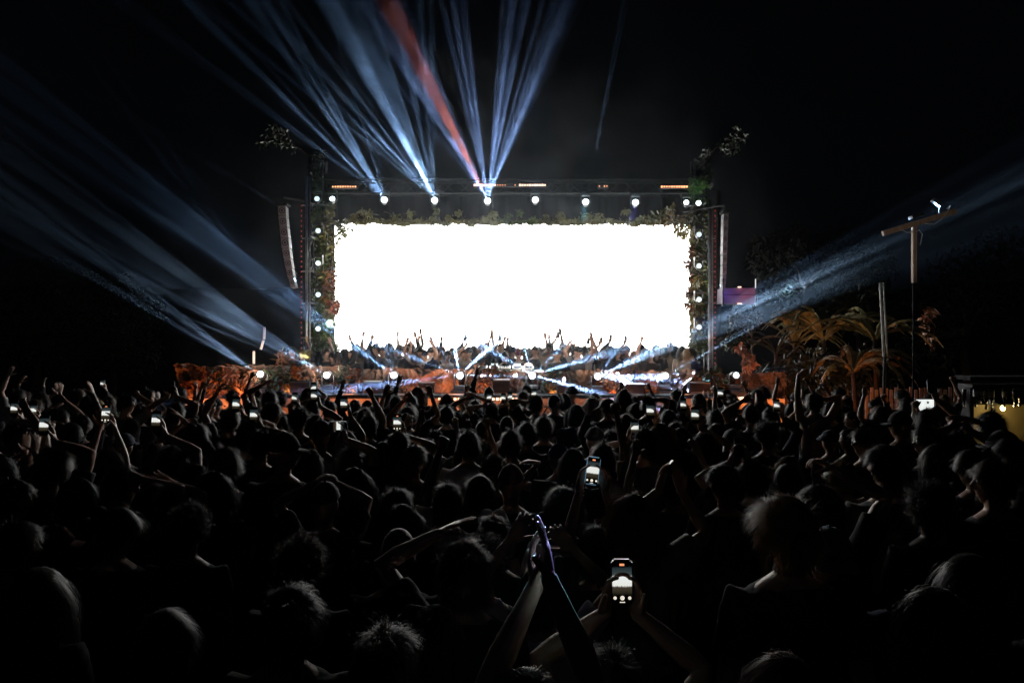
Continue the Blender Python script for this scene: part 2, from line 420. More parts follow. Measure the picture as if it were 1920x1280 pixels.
for i, (px, py, lab, bm_) in enumerate(flo):
    fixture(px, py, 13.9, lab, FG, bm_, i < 6, 9 if i < 6 else 4, scale=.85, upright=True, lensr=.075, aim=(0, -1, .18))
    # black stand below each lamp
    q = P(px, py, 14.05); st = empty('lamp_stand', (q.x, q.y, 0), 'black box plinth carrying the floor lamp %s' % ('at the far left', 'below the left tower', 'third from the left', 'left of the music table',
        'right of the music table', 'with the brightest beams', 'second from the right', 'at the right end')[i], 'stand', 'plinths under the floor lamps')
    mb = MB(); mb.box((0, 0, (q.z-.27)/2), (.34, .3, q.z-.27)); mb.build('plinth', M['black'], st, bevel=.01)

# LED bars: housing and cells
def led_bar(px0, px1, py, d, m, label, pitch=4.7, size=3.4, skip=()):
    a = P(px0, py, d); b = P(px1, py, d)
    t = empty('led_bar', a, label, 'light bar', 'orange light bars')
    mb = MB(); mb.box(((b.x-a.x)/2, .05, 0), (b.x-a.x+.06, .07, .075)); mb.build('housing', M['black'], t)
    c = MB(); n = int((px1-px0)/pitch)
    for i in range(n+1):
        if i in skip: continue
        s = size*d/F*(.7+.3*rb.random()); c.box((i*pitch*d/F, .005, 0), (s, .02, s))
    c.build('led_cells', m, t)
    return t
led_bar(624, 668, 350, D-.5, M['orange_e'], 'short orange light bar beside the left leafy tower', 4.7, 2.6)
led_bar(890, 930, 347, D-.5, M['warm_e'], 'bright orange light bar above the brightest header lamp')
led_bar(933, 970, 347, D-.5, M['orange_e'], 'dim orange light bar in the middle of the header row', 4.7, 1.6, (4, 5, 6))
led_bar(975, 1022, 347, D-.5, M['warm_e'], 'bright orange light bar above the small header lamp')
led_bar(1124, 1139, 349, D-.5, M['orange_e'], 'tiny orange light bar with three dots above the thin beam', 4.7, 2, (1,))
led_bar(1241, 1288, 350, D-.5, M['orange_e'], 'short orange light bar beside the right leafy tower', 4.7, 3.2)
led_bar(455, 512, 745, 13.4, M['warm_e'], 'floor light bar glowing at the left end of the stage front', 7.5, 5)
led_bar(824, 870, 748, 13.4, M['warm_e'], 'floor light bar low in front of the stage, left of centre', 7.3, 5, (2, 3))
led_bar(925, 990, 748, 13.4, M['warm_e'], 'floor light bar low in front of the music table', 7.3, 5, (3,))
led_bar(1350, 1412, 747, 13.4, M['warm_e'], 'square celled floor light bar glowing in front of the right stage end', 6.9, 5.6)
# orange wash of the bars, cast by separate unseen spots
ORC = (1., .27, .07)
for px, py, d, pw in ((420, 752, 13.2, 34), (520, 748, 13.2, 38), (640, 755, 13.2, 30), (760, 755, 13.2, 24), (850, 755, 13.2, 32), (960, 758, 13.2, 26), (1070, 758, 13.2, 34),
                      (1180, 755, 13.2, 24), (1300, 755, 13.2, 12), (1380, 752, 13.2, 34), (350, 750, 13.3, 25)):
    lamp('SPOT', P(px, 765, d-.1), pw, ORC, None, .12, 120, .5, P(px, 712, 14.5))
for px in (487, 612, 738, 862, 998, 1121, 1248):  # warm spots added near the floor lamps to brighten the stage people
    lamp('SPOT', P(px, 700, 13.6), 70, (1, .76, .6), None, .1, 80, .8, P(px+6, 655, 16))
for px, pw in ((380, 10), (450, 12), (540, 26), (660, 28), (775, 20), (835, 34), (905, 12), (1035, 38), (1150, 16), (1225, 7), (1340, 10)):  # more unseen orange spots, added low to graze the relief
    lamp('SPOT', P(px, 740, 13.98), pw, ORC, None, .08, 110, .5, P(px+6, 690, 14.5))
lamp('SPOT', P(1470, 790, 12.3), 110, ORC, None, .12, 100, .6, P(1500, 740, 13.5))
# unseen coloured spots added in front of both towers to light the leaves
for px, py, tx, ty, pw, col, an in ((640, 690, 615, 545, 60, (1, .42, .25), 12), (560, 690, 605, 600, 40, (.75, 1, .5), 22), (560, 640, 612, 440, 55, (.85, .9, .5), 26), (640, 640, 622, 470, 26, (1, .5, .35), 14), (650, 380, 608, 360, 10, (.3, 1, .6), 20),
                        (1270, 380, 1310, 352, 14, (.35, 1, .6), 18), (1300, 690, 1308, 470, 60, (1, .85, .5), 26), (1280, 690, 1295, 590, 30, (1, .5, .3), 14), (1200, 640, 1270, 410, 40, (1, .55, .35), 14), (1380, 690, 1395, 665, 40, (1, .5, .3), 14)):
    lamp('SPOT', P(px, py, D-2.3), pw*4.6, col, None, .06, an, .7, P(tx, ty, D-.2))
for px in (740, 930, 1120):  # added spots that brighten the leafy fringe under the header
    lamp('SPOT', P(px, 520, D-2.6), 85, (.9, .88, .55), None, .06, 52, .7, P(px, 415, D))

# ------------------------------------------------------------------ leaves on the portal
rng = np.random.default_rng(5)
def foliage(name, label, cat, cen, rad, n, size, m, group=None, droop=.4, aspect=2.2, stems=None, outward=None, root=None):
    rad = (list(rad)*3)[:len(cen)]
    base = np.mean(np.array(cen), 0); base[2] = np.min(np.array(cen)[:, 2])
    mb = MB(); p, dd = blob_points(rng, cen, rad, n); leaves(mb, p-base, size, rng, droop, aspect)
    o = empty(name, tuple(base), label, cat, group)
    mb.build('foliage', m, o)
    s = MB()
    for k in range(stems or 6):
        q = np.array(cen[rng.integers(len(cen))])-base; q2 = np.array(cen[rng.integers(len(cen))])-base
        mid = (q+q2)/2+rng.normal(size=3)*.08
        s.tube([q, mid, q2], [.012, .01, .006], 5)
    if root is not None:
        q0 = np.array(root)-base; q1 = np.mean(np.array(cen), 0)-base
        s.tube([q0, q0*.6+q1*.4+np.array([0, 0, .12]), q1], [.03, .022, .012], 6)
    s.build('stems', M['bark'], o)
    return o
def col_cen(px, y0, y1, d, step=14, jit=8):
    return [tuple(P(px+rng.uniform(-jit, jit), y, d+rng.uniform(-.3, .2))) for y in np.arange(y0, y1, step)]
PG = 'plants fixed to the stage portal'
foliage('climbing_plant', 'olive leafy plant down the screen side of the left tower', 'plant', col_cen(612, 395, 610, D-.2,14,6), [(.15,.2,.2)]*18, 2300, .12, M['olive'], PG)
foliage('climbing_plant', 'rusty orange leafy plant low down the left tower', 'plant', col_cen(620, 505, 580, D-.45, 10, 7), [(.13,.15,.13)]*8, 420, .13, M['rust'], PG)
foliage('climbing_plant', 'green leafy plant at the outer edge of the left tower', 'plant', col_cen(600, 390, 650, D-.25, 16), [(.15,.2,.2)]*17, 2200, .10, M['green'], PG)
foliage('climbing_plant', 'fern like green plant at the foot of the left tower', 'plant', col_cen(612, 600, 655, D-.5, 9, 12), [(.2,.2,.16)]*7, 1300, .11, M['green'], PG, aspect=4)
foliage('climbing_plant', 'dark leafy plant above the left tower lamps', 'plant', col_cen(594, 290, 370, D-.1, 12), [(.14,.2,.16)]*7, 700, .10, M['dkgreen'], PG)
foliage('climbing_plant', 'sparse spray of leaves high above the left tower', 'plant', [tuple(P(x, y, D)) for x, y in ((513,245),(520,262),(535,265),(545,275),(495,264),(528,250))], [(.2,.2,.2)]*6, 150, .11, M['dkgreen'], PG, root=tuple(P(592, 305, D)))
foliage('climbing_plant', 'bright green plant at the top corner of the right tower', 'plant', col_cen(1308, 340, 370, D-.3, 7, 9), [(.17,.2,.16)]*5, 650, .13, M['green'], PG)
foliage('climbing_plant', 'olive leafy plant down the screen side of the right tower', 'plant', col_cen(1306, 400, 660, D-.2, 15, 5), [(.13,.2,.2)]*18, 2200, .13, M['olive'], PG)
foliage('climbing_plant', 'green leafy plant at the outer edge of the right tower', 'plant', col_cen(1320, 390, 660, D-.25, 16, 5), [(.12,.2,.2)]*17, 1400, .11, M['green'], PG)
foliage('climbing_plant', 'rusty leaved plant poking out of the right tower over the screen edge', 'plant', col_cen(1295, 470, 600, D-.5, 26, 4), [(.09,.12,.11)]*5, 240, .12, M['rust'], PG)
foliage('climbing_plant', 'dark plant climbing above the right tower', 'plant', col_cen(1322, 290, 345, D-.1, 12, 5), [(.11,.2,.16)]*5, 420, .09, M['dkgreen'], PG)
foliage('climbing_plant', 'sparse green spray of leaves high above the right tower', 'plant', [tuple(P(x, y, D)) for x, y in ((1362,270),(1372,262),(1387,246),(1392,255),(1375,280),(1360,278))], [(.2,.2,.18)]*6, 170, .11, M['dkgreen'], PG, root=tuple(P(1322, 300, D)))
foliage('hanging_plant', 'thick leafy corner plant with rusty leaves over the top right of the screen', 'plant', [tuple(P(x, y, D-.25)) for x, y in ((1240,408),(1255,395),(1262,415),(1275,425),(1283,410),(1225,412),(1282,440),(1290,425))], [(.17,.2,.14)]*8, 420, .12, M['olive'], PG)
foliage('hanging_plant', 'olive corner plant over the top left of the screen', 'plant', [tuple(P(x, y, D-.3)) for x, y in ((640,430),(628,445),(650,424),(632,420),(642,440))], [(.16,.2,.15)]*5, 150, .12, M['olive'], PG)
seg = [(655, 720, 'first'), (720, 790, 'second'), (790, 860, 'third'), (860, 935, 'fourth'), (935, 1010, 'fifth'), (1010, 1085, 'sixth'), (1085, 1150, 'seventh'), (1150, 1225, 'eighth')]
for x0, x1, w in seg:
    cen = [tuple(P(x, 414+rng.uniform(-3, 2), D-.1)) for x in np.arange(x0, x1, 8)]
    cen += [tuple(P(x0+rng.uniform(0, 65), 416+rng.uniform(0, 4), D-.2)) for _ in range(3)]
    cen += [tuple(P(x0+rng.uniform(0, 65), rng.uniform(395, 415), D-.3)) for _ in range(3)]
    foliage('hanging_plant', 'leafy fringe hanging over the top edge of the screen, %s from the left' % w, 'plant', cen, [(.13, .15, .022)]*(len(cen)-3)+[(.1,.12,.08)]*3, 520, .085, M['olive' if w != 'fifth' else 'green'], PG, .9)

# ------------------------------------------------------------------ loudspeaker columns
def line_array(pts, d, wpx, label, yaw):
    a = P(pts[0][0], pts[0][1], d)
    t = empty('loudspeaker_column', a, label, 'loudspeaker')
    for i in range(len(pts)-1):
        p = P(*pts[i], d)-a; q = P(*pts[i+1], d)-a
        c = (p+q)/2; ax = (q-p); L = ax.length; ax.normalize()
        rot = (Matrix.Rotation(yaw, 3, 'Z').to_quaternion().to_matrix())
        tilt = Matrix.Rotation(math.atan2(ax.x, -ax.z)*-1, 3, 'Y'); m3 = tilt @ rot
        w = wpx[i]*d/F
        b = MB(); b.box((0,0,0), (w, .35, L*.93)); v = np.concatenate(b.v) @ np.array(m3).T + np.array(c); b.v = [v]
        cab = b.build('cabinet', M['grey'], t, bevel=.008)
        for k in (0,):
            e = MB()
            fr = m3 @ Vector((0, -.178, 0)); nn = m3 @ Vector((0, -1, 0))
            for rr, off in ((L*.36, .0), ):
                e.disc(c+fr+nn*.002, min(rr, w*.4), nn, 20)
            e.build('driver', M['greydark'], cab)
            e = MB(); e.disc(c+fr+nn*.006, min(L*.27, w*.3), nn, 20); e.build('cone', M['grey'], cab)
            e = MB(); e.disc(c+fr+nn*.010, min(L*.13, w*.15), nn, 16); e.build('dust_cap', M['greydark'], cab)
    mb = MB(); sg_ = 1 if pts[0][0] < 900 else -1; mb.tube([(0,0,.02), (0,0,.22), (sg_*.72,.9,.22)], .025, 6); mb.box((0,0,.04), (wpx[0]*d/F*1.5, .3, .05)); mb.build('flying_bar', M['black'], t)
    return t
line_array([(531,388),(532,407),(534,427),(536,447),(538,467),(541,486),(544,504),(548,522),(552,540)], 15.8, [14,14,14,14,13,12,11,9], 'curved grey loudspeaker column hanging left of the stage', R(8))
line_array([(1359,402),(1358.5,421),(1358,440),(1357.5,459),(1357,478),(1356.5,497),(1356,516),(1355,535),(1354.5,552)], 15.8, [9,9,8.5,8.5,8,7.5,7,6], 'slim straight grey loudspeaker column hanging right of the stage', R(-8))
lamp('SPOT', P(560, 560, 13), 14, (.8, .9, 1), None, .05, 30, .8, P(537, 450, 15.8))  # unseen spots added to brighten the fronts of both columns
lamp('SPOT', P(1340, 560, 13), 9, (.8, .9, 1), None, .05, 30, .8, P(1357, 460, 15.8))

# purple lit box right of the stage
t = empty('glossy_box', P(1386, 555, 15.5), 'boxy purple and red lit panel under the slim loudspeaker column', 'lit box')
mb = MB(); w = 60*15.5/F; h = 30*15.5/F
mb.add([(-w/2,0,-h*.45),(w/2,0,-h*.52),(w/2+.02,0,h*.5),(-w/2+.02,0,h*.5),(-w/2,.5,-h*.45),(w/2,.5,-h*.52),(w/2+.02,.5,h*.5),(-w/2+.02,.5,h*.5)],
       [(3,2,1,0),(4,5,6,7),(0,1,5,4),(1,2,6,5),(2,3,7,6),(3,0,4,7)]); mb.build('panel', M['purple'], t)
mb = MB()
for s in (-1, 1): mb.box((s*(w/2+.015), -.02, .08), (.03, .06, h+.25))
mb.box((0, -.01, h*.08), (w, .02, .012)); mb.build('frame', M['plastic'], t)
mb = MB(); mb.box((0, -.02, h*.56), (.07, .03, .02)); mb.box((0, -.02, -h*.48), (.08, .03, .02)); mb.build('lamp_strip', M['warm_e'], t)
mb = MB(); mb.tube([(w/2, .2, 0), (w/2, .2, -4)], .03, 8); mb.build('post', M['black'], t)
lamp('POINT', (-w*.3, -.35, .05), 1.2, (.2, .15, 1), t, .05); lamp('POINT', (w*.35, -.35, .0), 1., (1, .1, .15), t, .05)

# ------------------------------------------------------------------ sculpted stage front
def front(x0, x1, ytop, label, seed, pale=False):
    a = P(x0, ytop, 14.5); b = P(x1, ytop, 14.5)
    t = empty('sculpted_front', (a.x, 14.5, 0), label, 'stage front', 'sculpted panels of the stage front')
    nx = int((b.x-a.x)/.018); nz = 110; V = []; f = []
    for i in range(nx):
        x = (b.x-a.x)*i/(nx-1)
        top = a.z+.07*noise.noise((x*2.1, seed, 0))+.05*noise.noise((x*9, seed, 4))
        for j in range(nz):
            z = top*j/(nz-1)
            q = Vector((x*1.3, z*1.3, seed))
            wx = .5*noise.noise(q*2.2); wz = .5*noise.noise(q*2.2+Vector((7, 3, 1)))
            ro = 1-abs(noise.noise(Vector((x*2.6+wx*1.4, z*1.3+wz, seed*3.1))))*3.2
            r2 = 1-abs(noise.noise(Vector((x*7+wx*3, z*4.+wz*3, seed*1.7))))*3
            h = max(0, ro)**1.5*.26+max(0, r2)**1.5*.13+.05*noise.noise(q*14)+.03*noise.noise(q*30)
            if j == nz-1: h += .02
            V.append((x, -h+.1, z))
    for i in range(nx-1):
        for j in range(nz-1):
            k = i*nz+j; f.append((k, k+nz, k+nz+1, k+1))
    mb = MB(); mb.add(V, f); mb.build('relief', M['rock'], t, smooth=True)
    mb = MB(); mb.box(((b.x-a.x)/2, .45, a.z-.12), (b.x-a.x, .55, .06)); mb.build('ledge', M['black'], t)
    return t
front(335, 500, 684, 'root like sculpted panel at the far left of the stage front', 1.3)
front(500, 640, 686, 'root like sculpted panel below the left leafy tower', 2.9)
front(640, 790, 690, 'sculpted brown panel with a pale wavy top edge, left', 4.1)
front(790, 900, 693, 'sculpted brown panel left of the music table', 5.7)
front(900, 1010, 697, 'sculpted brown panel below the music table', 7.2)
front(1010, 1140, 695, 'sculpted brown panel right of the music table', 8.8)
front(1140, 1300, 694, 'sculpted brown panel behind the brightest beams', 10.5)
front(1300, 1475, 698, 'sculpted dark panel at the right end of the stage front', 12.1)

# black boxes in front of the sculpted panels
for px, py, w, h, lab in ((565, 727, 36, 26, 'black floor monitor below the left tower'), (700, 727, 34, 26, 'black floor monitor between two left floor lamps'),
        (940, 724, 32, 26, 'black floor monitor under the music table'), (1062, 730, 36, 20, 'black floor monitor right of the music table'),
        (1190, 729, 36, 20, 'black floor monitor under the brightest beams'), (1310, 726, 38, 20, 'black floor monitor between the last two floor lamps'),
        (800, 727, 30, 22, 'black floor monitor left of the table side lamp')):
    c = P(px, py, 13.88); t = empty('floor_monitor', (c.x, c.y, 0), lab, 'loudspeaker', 'black floor monitors in front of the stage')
    w = w*13.95/F; h = h*13.95/F
    mb = MB(); mb.box((0, 0, c.z), (w, .25, h)); mb.build('cabinet', M['plastic'], t, bevel=.01)
    mb = MB(); mb.box((0, -.13, c.z), (w*.92, .012, h*.55))
    for k in range(5): mb.box((0, -.138, c.z-h*.22+k*h*.11), (w*.9, .01, .006))
    mb.build('grille', M['black'], t)
    mb = MB(); mb.box((0, -.13, c.z+h*.44), (w*.9, .012, .012)); mb.box((0, -.13, c.z-h*.42), (w*.9, .012, .01)); mb.build('trim', M['steel'], t)
    mb = MB()
    for s in (-1, 1): mb.tube([(s*w*.4, 0, 0), (s*w*.4, 0, c.z-h/2)], .02, 6)
    mb.build('legs_frame', M['black'], t)

# riser with truss fence
t = empty('riser_wall', (0, 13.75, 0), 'low tan board wall glowing orange under the stage front', 'riser')
a = P(345, 0, 13.75); b = P(1470, 0, 13.75)
mb = MB(); n = 90; V = []; f = []
for i in range(n):
    x = a.x+(b.x-a.x)*i/(n-1); y = .03*math.sin(i*.9)
    V += [(x, y, 0), (x, y, P(0, 747, 13.75).z)]
    if i: f.append((2*i-2, 2*i, 2*i+1, 2*i-1))
mb.add(V, f); mb.build('boards', M['tan'], t)
t = empty('crowd_barrier', (0, 13.1, 0), 'steel truss fence along the front of the stage', 'barrier')
z0 = P(0, 742, 13.1).z; z1 = P(0, 762, 13.1).z; z2 = P(0, 785, 13.1).z; xa = P(520, 0, 13.1).x; xb = P(1345, 0, 13.1).x
mb = MB(); mb.tube([(xa, 0, z0), (xb, 0, z0)], .03, 8); mb.tube([(xa, 0, z1), (xb, 0, z1)], .02, 6); mb.tube([(xa, 0, z2), (xb, 0, z2)], .025, 8)
mb.tube([(xa, .3, z0), (xb, .3, z0)], .025, 6); mb.build('rail', M['steel'], t)
mb = MB(); n = 26
for i in range(n):
    x = xa+(xb-xa)*i/n; x2 = xa+(xb-xa)*(i+1)/n
    mb.tube([(x, 0, z1), ((x+x2)/2, 0, z2)], .012, 5); mb.tube([((x+x2)/2, 0, z2), (x2, 0, z1)], .012, 5)
mb.build('lattice', M['black'], t)
mb = MB()
for i in range(10):
    x = xa+(xb-xa)*i/9; mb = MB(); mb.box((x, .06, z0/2), (.12, .06, z0)); mb.build('upright', M['black'], t)

# music table with equipment
t = empty('music_table', P(945, 690, 15.0), 'long low table in the middle of the stage front', 'table'); t.location.z = .62
zt = P(0, 697, 15).z-.62
mb = MB(); mb.box((0, 0, zt), (1.75, .7, .05)); mb.build('table_top', M['silver'], t, bevel=.01)
for sx in (-.8, .8):
    for sy in (-.3, .3):
        mb = MB(); mb.tube([(sx, sy, 0), (sx, sy, zt)], .025, 8); mb.build('leg', M['black'], t)
for k, (px, lab) in enumerate(((905, 'media player at the left end of the music table'), (927, 'media player left of the mixer'), (948, 'wide mixer in the middle of the music table'),
                               (970, 'media player right of the mixer'), (991, 'media player at the right end of the music table'))):
    c = P(px, 692, 14.95); e = empty('mixer' if k == 2 else 'media_player', (c.x, 14.95, .62+zt+.025), lab, 'music equipment', 'players on the music table')
    mb = MB(); mb.box((0, 0, .05), (.22, .36, .08), Matrix.Rotation(R(6), 3, 'X')); mb.build('case', M['silver'], e, bevel=.008)
    mb = MB()
    if k == 2:
        for i in range(4):
            for j in range(4): mb.tube([(-.08+i*.053, -.1+j*.06, .09), (-.08+i*.053, -.1+j*.06, .115)], .009, 8)
    else: mb.tube([(0, -.04, .085), (0, -.04, .105)], .085, 20)
    mb.build('knobs' if k == 2 else 'jog_wheel', M['plastic'], e)
    mb = MB(); mb.box((0, .13, .125), (.15, .012, .06)); mb.build('display', M['dim_e'] if k % 2 else M['glass'], e)

# ------------------------------------------------------------------ trees and plants round the stage
def tree(name, label, base, crowns, n, size, m, trunk_r=.12, group=None, aspect=2.5, droop=.3):
    base = Vector(base); t = empty(name, base, label, 'tree', group)
    c = [tuple(Vector(q[:3])-base) for q in crowns]; r = [q[3:] if len(q) == 6 else (q[3],)*3 for q in crowns]
    mb = MB(); p, dd = blob_points(rng, c, r, n); leaves(mb, p, size, rng, droop, aspect); mb.build('crown', m, t)
    tr = MB(); top = Vector(np.mean(np.array(c), 0)); top.z = min(q[2] for q in c)
    tr.tube([(0,0,0), top*.5+Vector((.1,.05,0)), top], [trunk_r, trunk_r*.8, trunk_r*.55], 9)
    for q in c: tr.tube([top, (top+Vector(q))/2+Vector(rng.normal(size=3)*.15), Vector(q)], [trunk_r*.5, trunk_r*.3, .015], 6)
    tr.build('trunk', M['bark'], t, smooth=True)
    return t
def crw(pts, d, r):
    return [(*P(x, y, d+rng.uniform(-.8, .8)), r*rng.uniform(.7, 1.2)) for x, y in pts]
TG = 'dark trees beside the stage'
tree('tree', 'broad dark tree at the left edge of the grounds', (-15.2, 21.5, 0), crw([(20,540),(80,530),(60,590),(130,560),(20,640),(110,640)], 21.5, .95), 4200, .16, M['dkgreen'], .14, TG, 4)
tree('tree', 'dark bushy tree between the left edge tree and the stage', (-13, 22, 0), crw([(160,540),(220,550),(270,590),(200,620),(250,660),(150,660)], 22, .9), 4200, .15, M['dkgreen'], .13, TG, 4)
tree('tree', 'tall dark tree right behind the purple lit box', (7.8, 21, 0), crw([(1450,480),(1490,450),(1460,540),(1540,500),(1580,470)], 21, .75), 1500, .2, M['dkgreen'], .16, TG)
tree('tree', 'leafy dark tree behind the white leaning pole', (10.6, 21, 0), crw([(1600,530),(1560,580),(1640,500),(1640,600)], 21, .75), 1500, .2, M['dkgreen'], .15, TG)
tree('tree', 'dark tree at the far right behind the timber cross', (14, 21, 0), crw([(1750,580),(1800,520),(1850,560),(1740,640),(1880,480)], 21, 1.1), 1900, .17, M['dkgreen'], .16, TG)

# made-up smooth dark bank in place of far trees, hides the horizon
mb = MB(); V = []; f = []; nx_ = 140
for i_ in range(nx_):
    x = -110+220*i_/(nx_-1)
    for k_, (y, z) in enumerate(((26, -.2), (27.5, 2.2), (30, 4.2), (36, 5.0), (60, 5.2))):
        V.append((x, y+.6*noise.noise(Vector((x*.12, k_, 0))), z*(1+.22*noise.noise(Vector((x*.16, k_*.3, 4)))+.08*noise.noise(Vector((x*.7, k_*.3, 2))))))
for i_ in range(nx_-1):
    for k_ in range(4): q_ = i_*5+k_; f.append((q_, q_+5, q_+6, q_+1))
mb.add(V, f); tag(mb.build('treeline_backdrop', M['farleaf'], smooth=True), kind='structure')

def frond_leaf(mb, base, d, L, w, sag, tear=.4, n=14):
    """one long arching banana or palm leaf, torn into strips"""
    d = Vector(d).normalized(); side = d.cross(Vector((0,0,1))).normalized(); pts = []
    p = Vector(base); dd = d.copy()
    for i in range(n+1):
        pts.append(p.copy()); p = p+dd*L/n; dd = (dd+Vector((0,0,-sag/n*(1+i/n)))).normalized()
    mb.tube(pts, [.018*(1-i/(n+2)) for i in range(n+1)], 5)
    for i in range(1, n):
        a, b = pts[i], pts[i+1]; u = i/n; ww = w*math.sin(PI*min(1, u*1.05))**.6
        for s in (-1, 1):
            t = 1 if random.random() > tear else .7
            fall = Vector((0,0,-ww*random.uniform(.2, .8))); fw = (b-a)*random.uniform(0, .8)
            q = [a, b-(b-a)*.08*(1 if t < 1 else 0), b+side*s*ww*random.uniform(.8, 1.05)*t+fall+fw, a+side*s*ww*t+fall+fw*.5]
            mid = [(q[0]+q[3])/2+Vector((0,0,ww*.12)), (q[1]+q[2])/2+Vector((0,0,ww*.12))]
            mb.add([q[0], q[1], mid[1], mid[0], q[2], q[3]], [(0,1,2,3), (3,2,4,5)])
random.seed(4)
def banana(px, py, d, n, L, w, label, m, up=1., strips=.4, sag=1.3, xb=0):
    b = P(px, py, d); t = empty('banana_plant', (b.x, b.y, 0), label, 'plant', 'large leaved plants right of the stage')
    mb = MB()
    for i in range(n):
        a = random.uniform(0, 2*PI)
        frond_leaf(mb, (0, 0, b.z), (math.cos(a)+xb, math.sin(a)*.6, up*random.uniform(.6, 1.4)), L*random.uniform(.7, 1.1), w, sag, strips)
    mb.build('leaves', m, t, smooth=False)
    mb = MB(); mb.tube([(0,0,0), (.05,0,b.z*.5), (0,0,b.z+.05)], [.07, .055, .04], 10); mb.build('stem', M['bark'], t, smooth=True)
banana(1490, 650, 15.2, 16, 1.6, .06, 'dark palm with thin fronds behind the right end of the stage front', M['olive'], 1.3, .5, 1.5)
banana(1545, 640, 15., 18, 1.8, .07, 'tall palm with pale lit arching fronds', M['olive'], 1.3, .5, 1.5)
banana(1600, 700, 13.5, 13, 1.5, .10, 'arching orange lit fronds beside the fence', M['banana'], 1.0, .6, 1.9)
banana(1455, 665, 15., 10, 1.2, .05, 'small dark palm beside the purple lit box', M['dkgreen'], 1.2)
banana(1640, 640, 14.2, 13, 1.6, .08, 'drooping fronds just left of the leaning pole', M['olive'], 1.2, .5, 1.5)
for i_, (x0, y0, dd, w_) in enumerate(((1480, 715, 15.0, 'nearest the stage'), (1560, 705, 15, 'under the tall palm'), (1640, 715, 14.6, 'nearest the leaning pole'))):
    foliage('shrub', 'low dark shrub in front of the palms, %s' % w_, 'plant', [tuple(P(x0+rng.uniform(-40, 40), y0+rng.uniform(-45, 25), dd)) for _ in range(8)], [(.32,.25,.28)]*8, 800, .17, M['dkgreen'], None, .3, 3)
lamp('SPOT', P(1530, 740, 11.8), 38, (1, .8, .45), None, .1, 36, .8, P(1555, 630, 14.3))  # unseen warm spot added to light the palm fronds
lamp('SPOT', P(1600, 790, 11.9), 45, ORC, None, .1, 50, .7, P(1605, 690, 13.2))
foliage('shrub', 'flame coloured leafy shrub at the right end of the stage', 'plant', [tuple(P(x, y, 14.2)) for x, y in ((1388,652),(1395,662),(1403,672),(1408,682),(1400,686))], [(.09,.1,.09)]*5, 330, .12, M['rust'], None, .1, 3)
foliage('shrub', 'dark clump of leaves with a few pale ones below the purple lit box', 'plant', [tuple(P(x, y, 14.9)) for x, y in ((1375,610),(1390,630),(1410,600),(1365,640),(1380,590))], [(.2,.2,.2)]*5, 420, .12, M['dkgreen'], None, .3)
foliage('shrub', 'dry twisted leaves lit orange at the left end of the stage front', 'plant', [tuple(P(x, y, 13.9)) for x, y in ((390,715),(410,735),(370,735),(430,700),(400,740))], [(.2,.15,.16)]*5, 380, .14, M['rust'], None, .1, 3.5)
for q_, (x_, w_) in enumerate(((355, 'furthest left'), (405, 'second from the left'), (462, 'left of the first floor lamp'), (520, 'right of the first floor lamp'), (575, 'left of the second floor lamp'), (655, 'right of the second floor lamp'), (905, 'under the music table'), (1035, 'right of the music table'), (1160, 'by the brightest floor lamp'), (1345, 'between the last two floor lamps'))):
    foliage('shrub', 'dry twisted leaves hanging on the stage front, %s' % w_, 'plant', [tuple(P(x_+rng.uniform(-20, 20), 716+rng.uniform(-22, 22), 14.05)) for _ in range(6)], [(.14,.05,.14)]*6, 170, .15, M['rust'] if q_ % 2 == 0 else M['dkgreen'], 'dry plants on the stage front', .2, 3.2)
foliage('shrub', 'dry brown leaves behind the left end of the stage front', 'plant', [tuple(P(x, y, 14.9)) for x, y in ((530,670),(540,690),(560,700),(520,700),(585,690))], [(.17,.15,.14)]*5, 360, .14, M['rust'], None, .1, 3.5)
foliage('shrub', 'dark leaves below the timber cross', 'plant', [tuple(P(x, y, 15.5)) for x, y in ((1740,590),(1735,620),(1742,640))], [(.13,.15,.2)]*3, 130, .12, M['rust'], None, .3)


# timber cross with gear, leaning pole, thin slats
t = empty('timber_cross', (P(1715, 600, 11).x, 11, 0), 'tall pale timber cross piece with a camera and cables', 'timber post')
def L_(px, py): return P(px, py, 11)-t.location
c0, c1 = L_(1655, 438), L_(1792, 396); m_ = (c0+c1)/2; ang = math.atan2(c1.z-c0.z, c1.x-c0.x)
mb = MB(); mb.box(m_, ((c1-c0).length, .06, .085), Matrix.Rotation(-ang, 3, 'Y')); mb.build('crossbar', M['wood'], t, bevel=.004)
p0, p1 = L_(1716, 418), L_(1716, 530); mb = MB(); mb.box((p0+p1)/2+Vector((0,.03,0)), (.062, .06, (p0-p1).length)); mb.build('post', M['wood'], t, bevel=.004)
mb = MB(); mb.tube([p1+Vector((0,.05,.1)), (0, .05, 0)], .016, 8); mb.build('mast', M['cloth_black'], t)
mb = MB(); mb.box(L_(1718, 405), (.2, .12, .05), Matrix.Rotation(-ang, 3, 'Y')); mb.build('receiver_box', M['greydark'], t, bevel=.006)
mb = MB(); mb.box(L_(1756, 380), (.16, .08, .06), Matrix.Rotation(R(38), 3, 'Y')); mb.tube([L_(1762, 388), L_(1760, 404)], .012, 6); mb.build('camera', M['steel'], t, bevel=.006)
mb = MB(); pts = [L_(x, y)+Vector((0,-.05,0)) for x, y in ((1686,431),(1698,437),(1712,435),(1720,432),(1726,440),(1722,460))]; mb.tube(pts, .006, 5)
pts = [L_(x, y)+Vector((0,-.05,0)) for x, y in ((1730,420),(1748,421),(1762,412),(1774,396),(1778,386),(1772,392))]; mb.tube(pts, .006, 5); mb.build('cable', M['paper'], t)
lamp('SPOT', P(1690, 600, 8), 50, (1, .8, .65), None, .05, 26, .8, P(1720, 440, 11))  # unseen spot added to brighten the crossbar and post
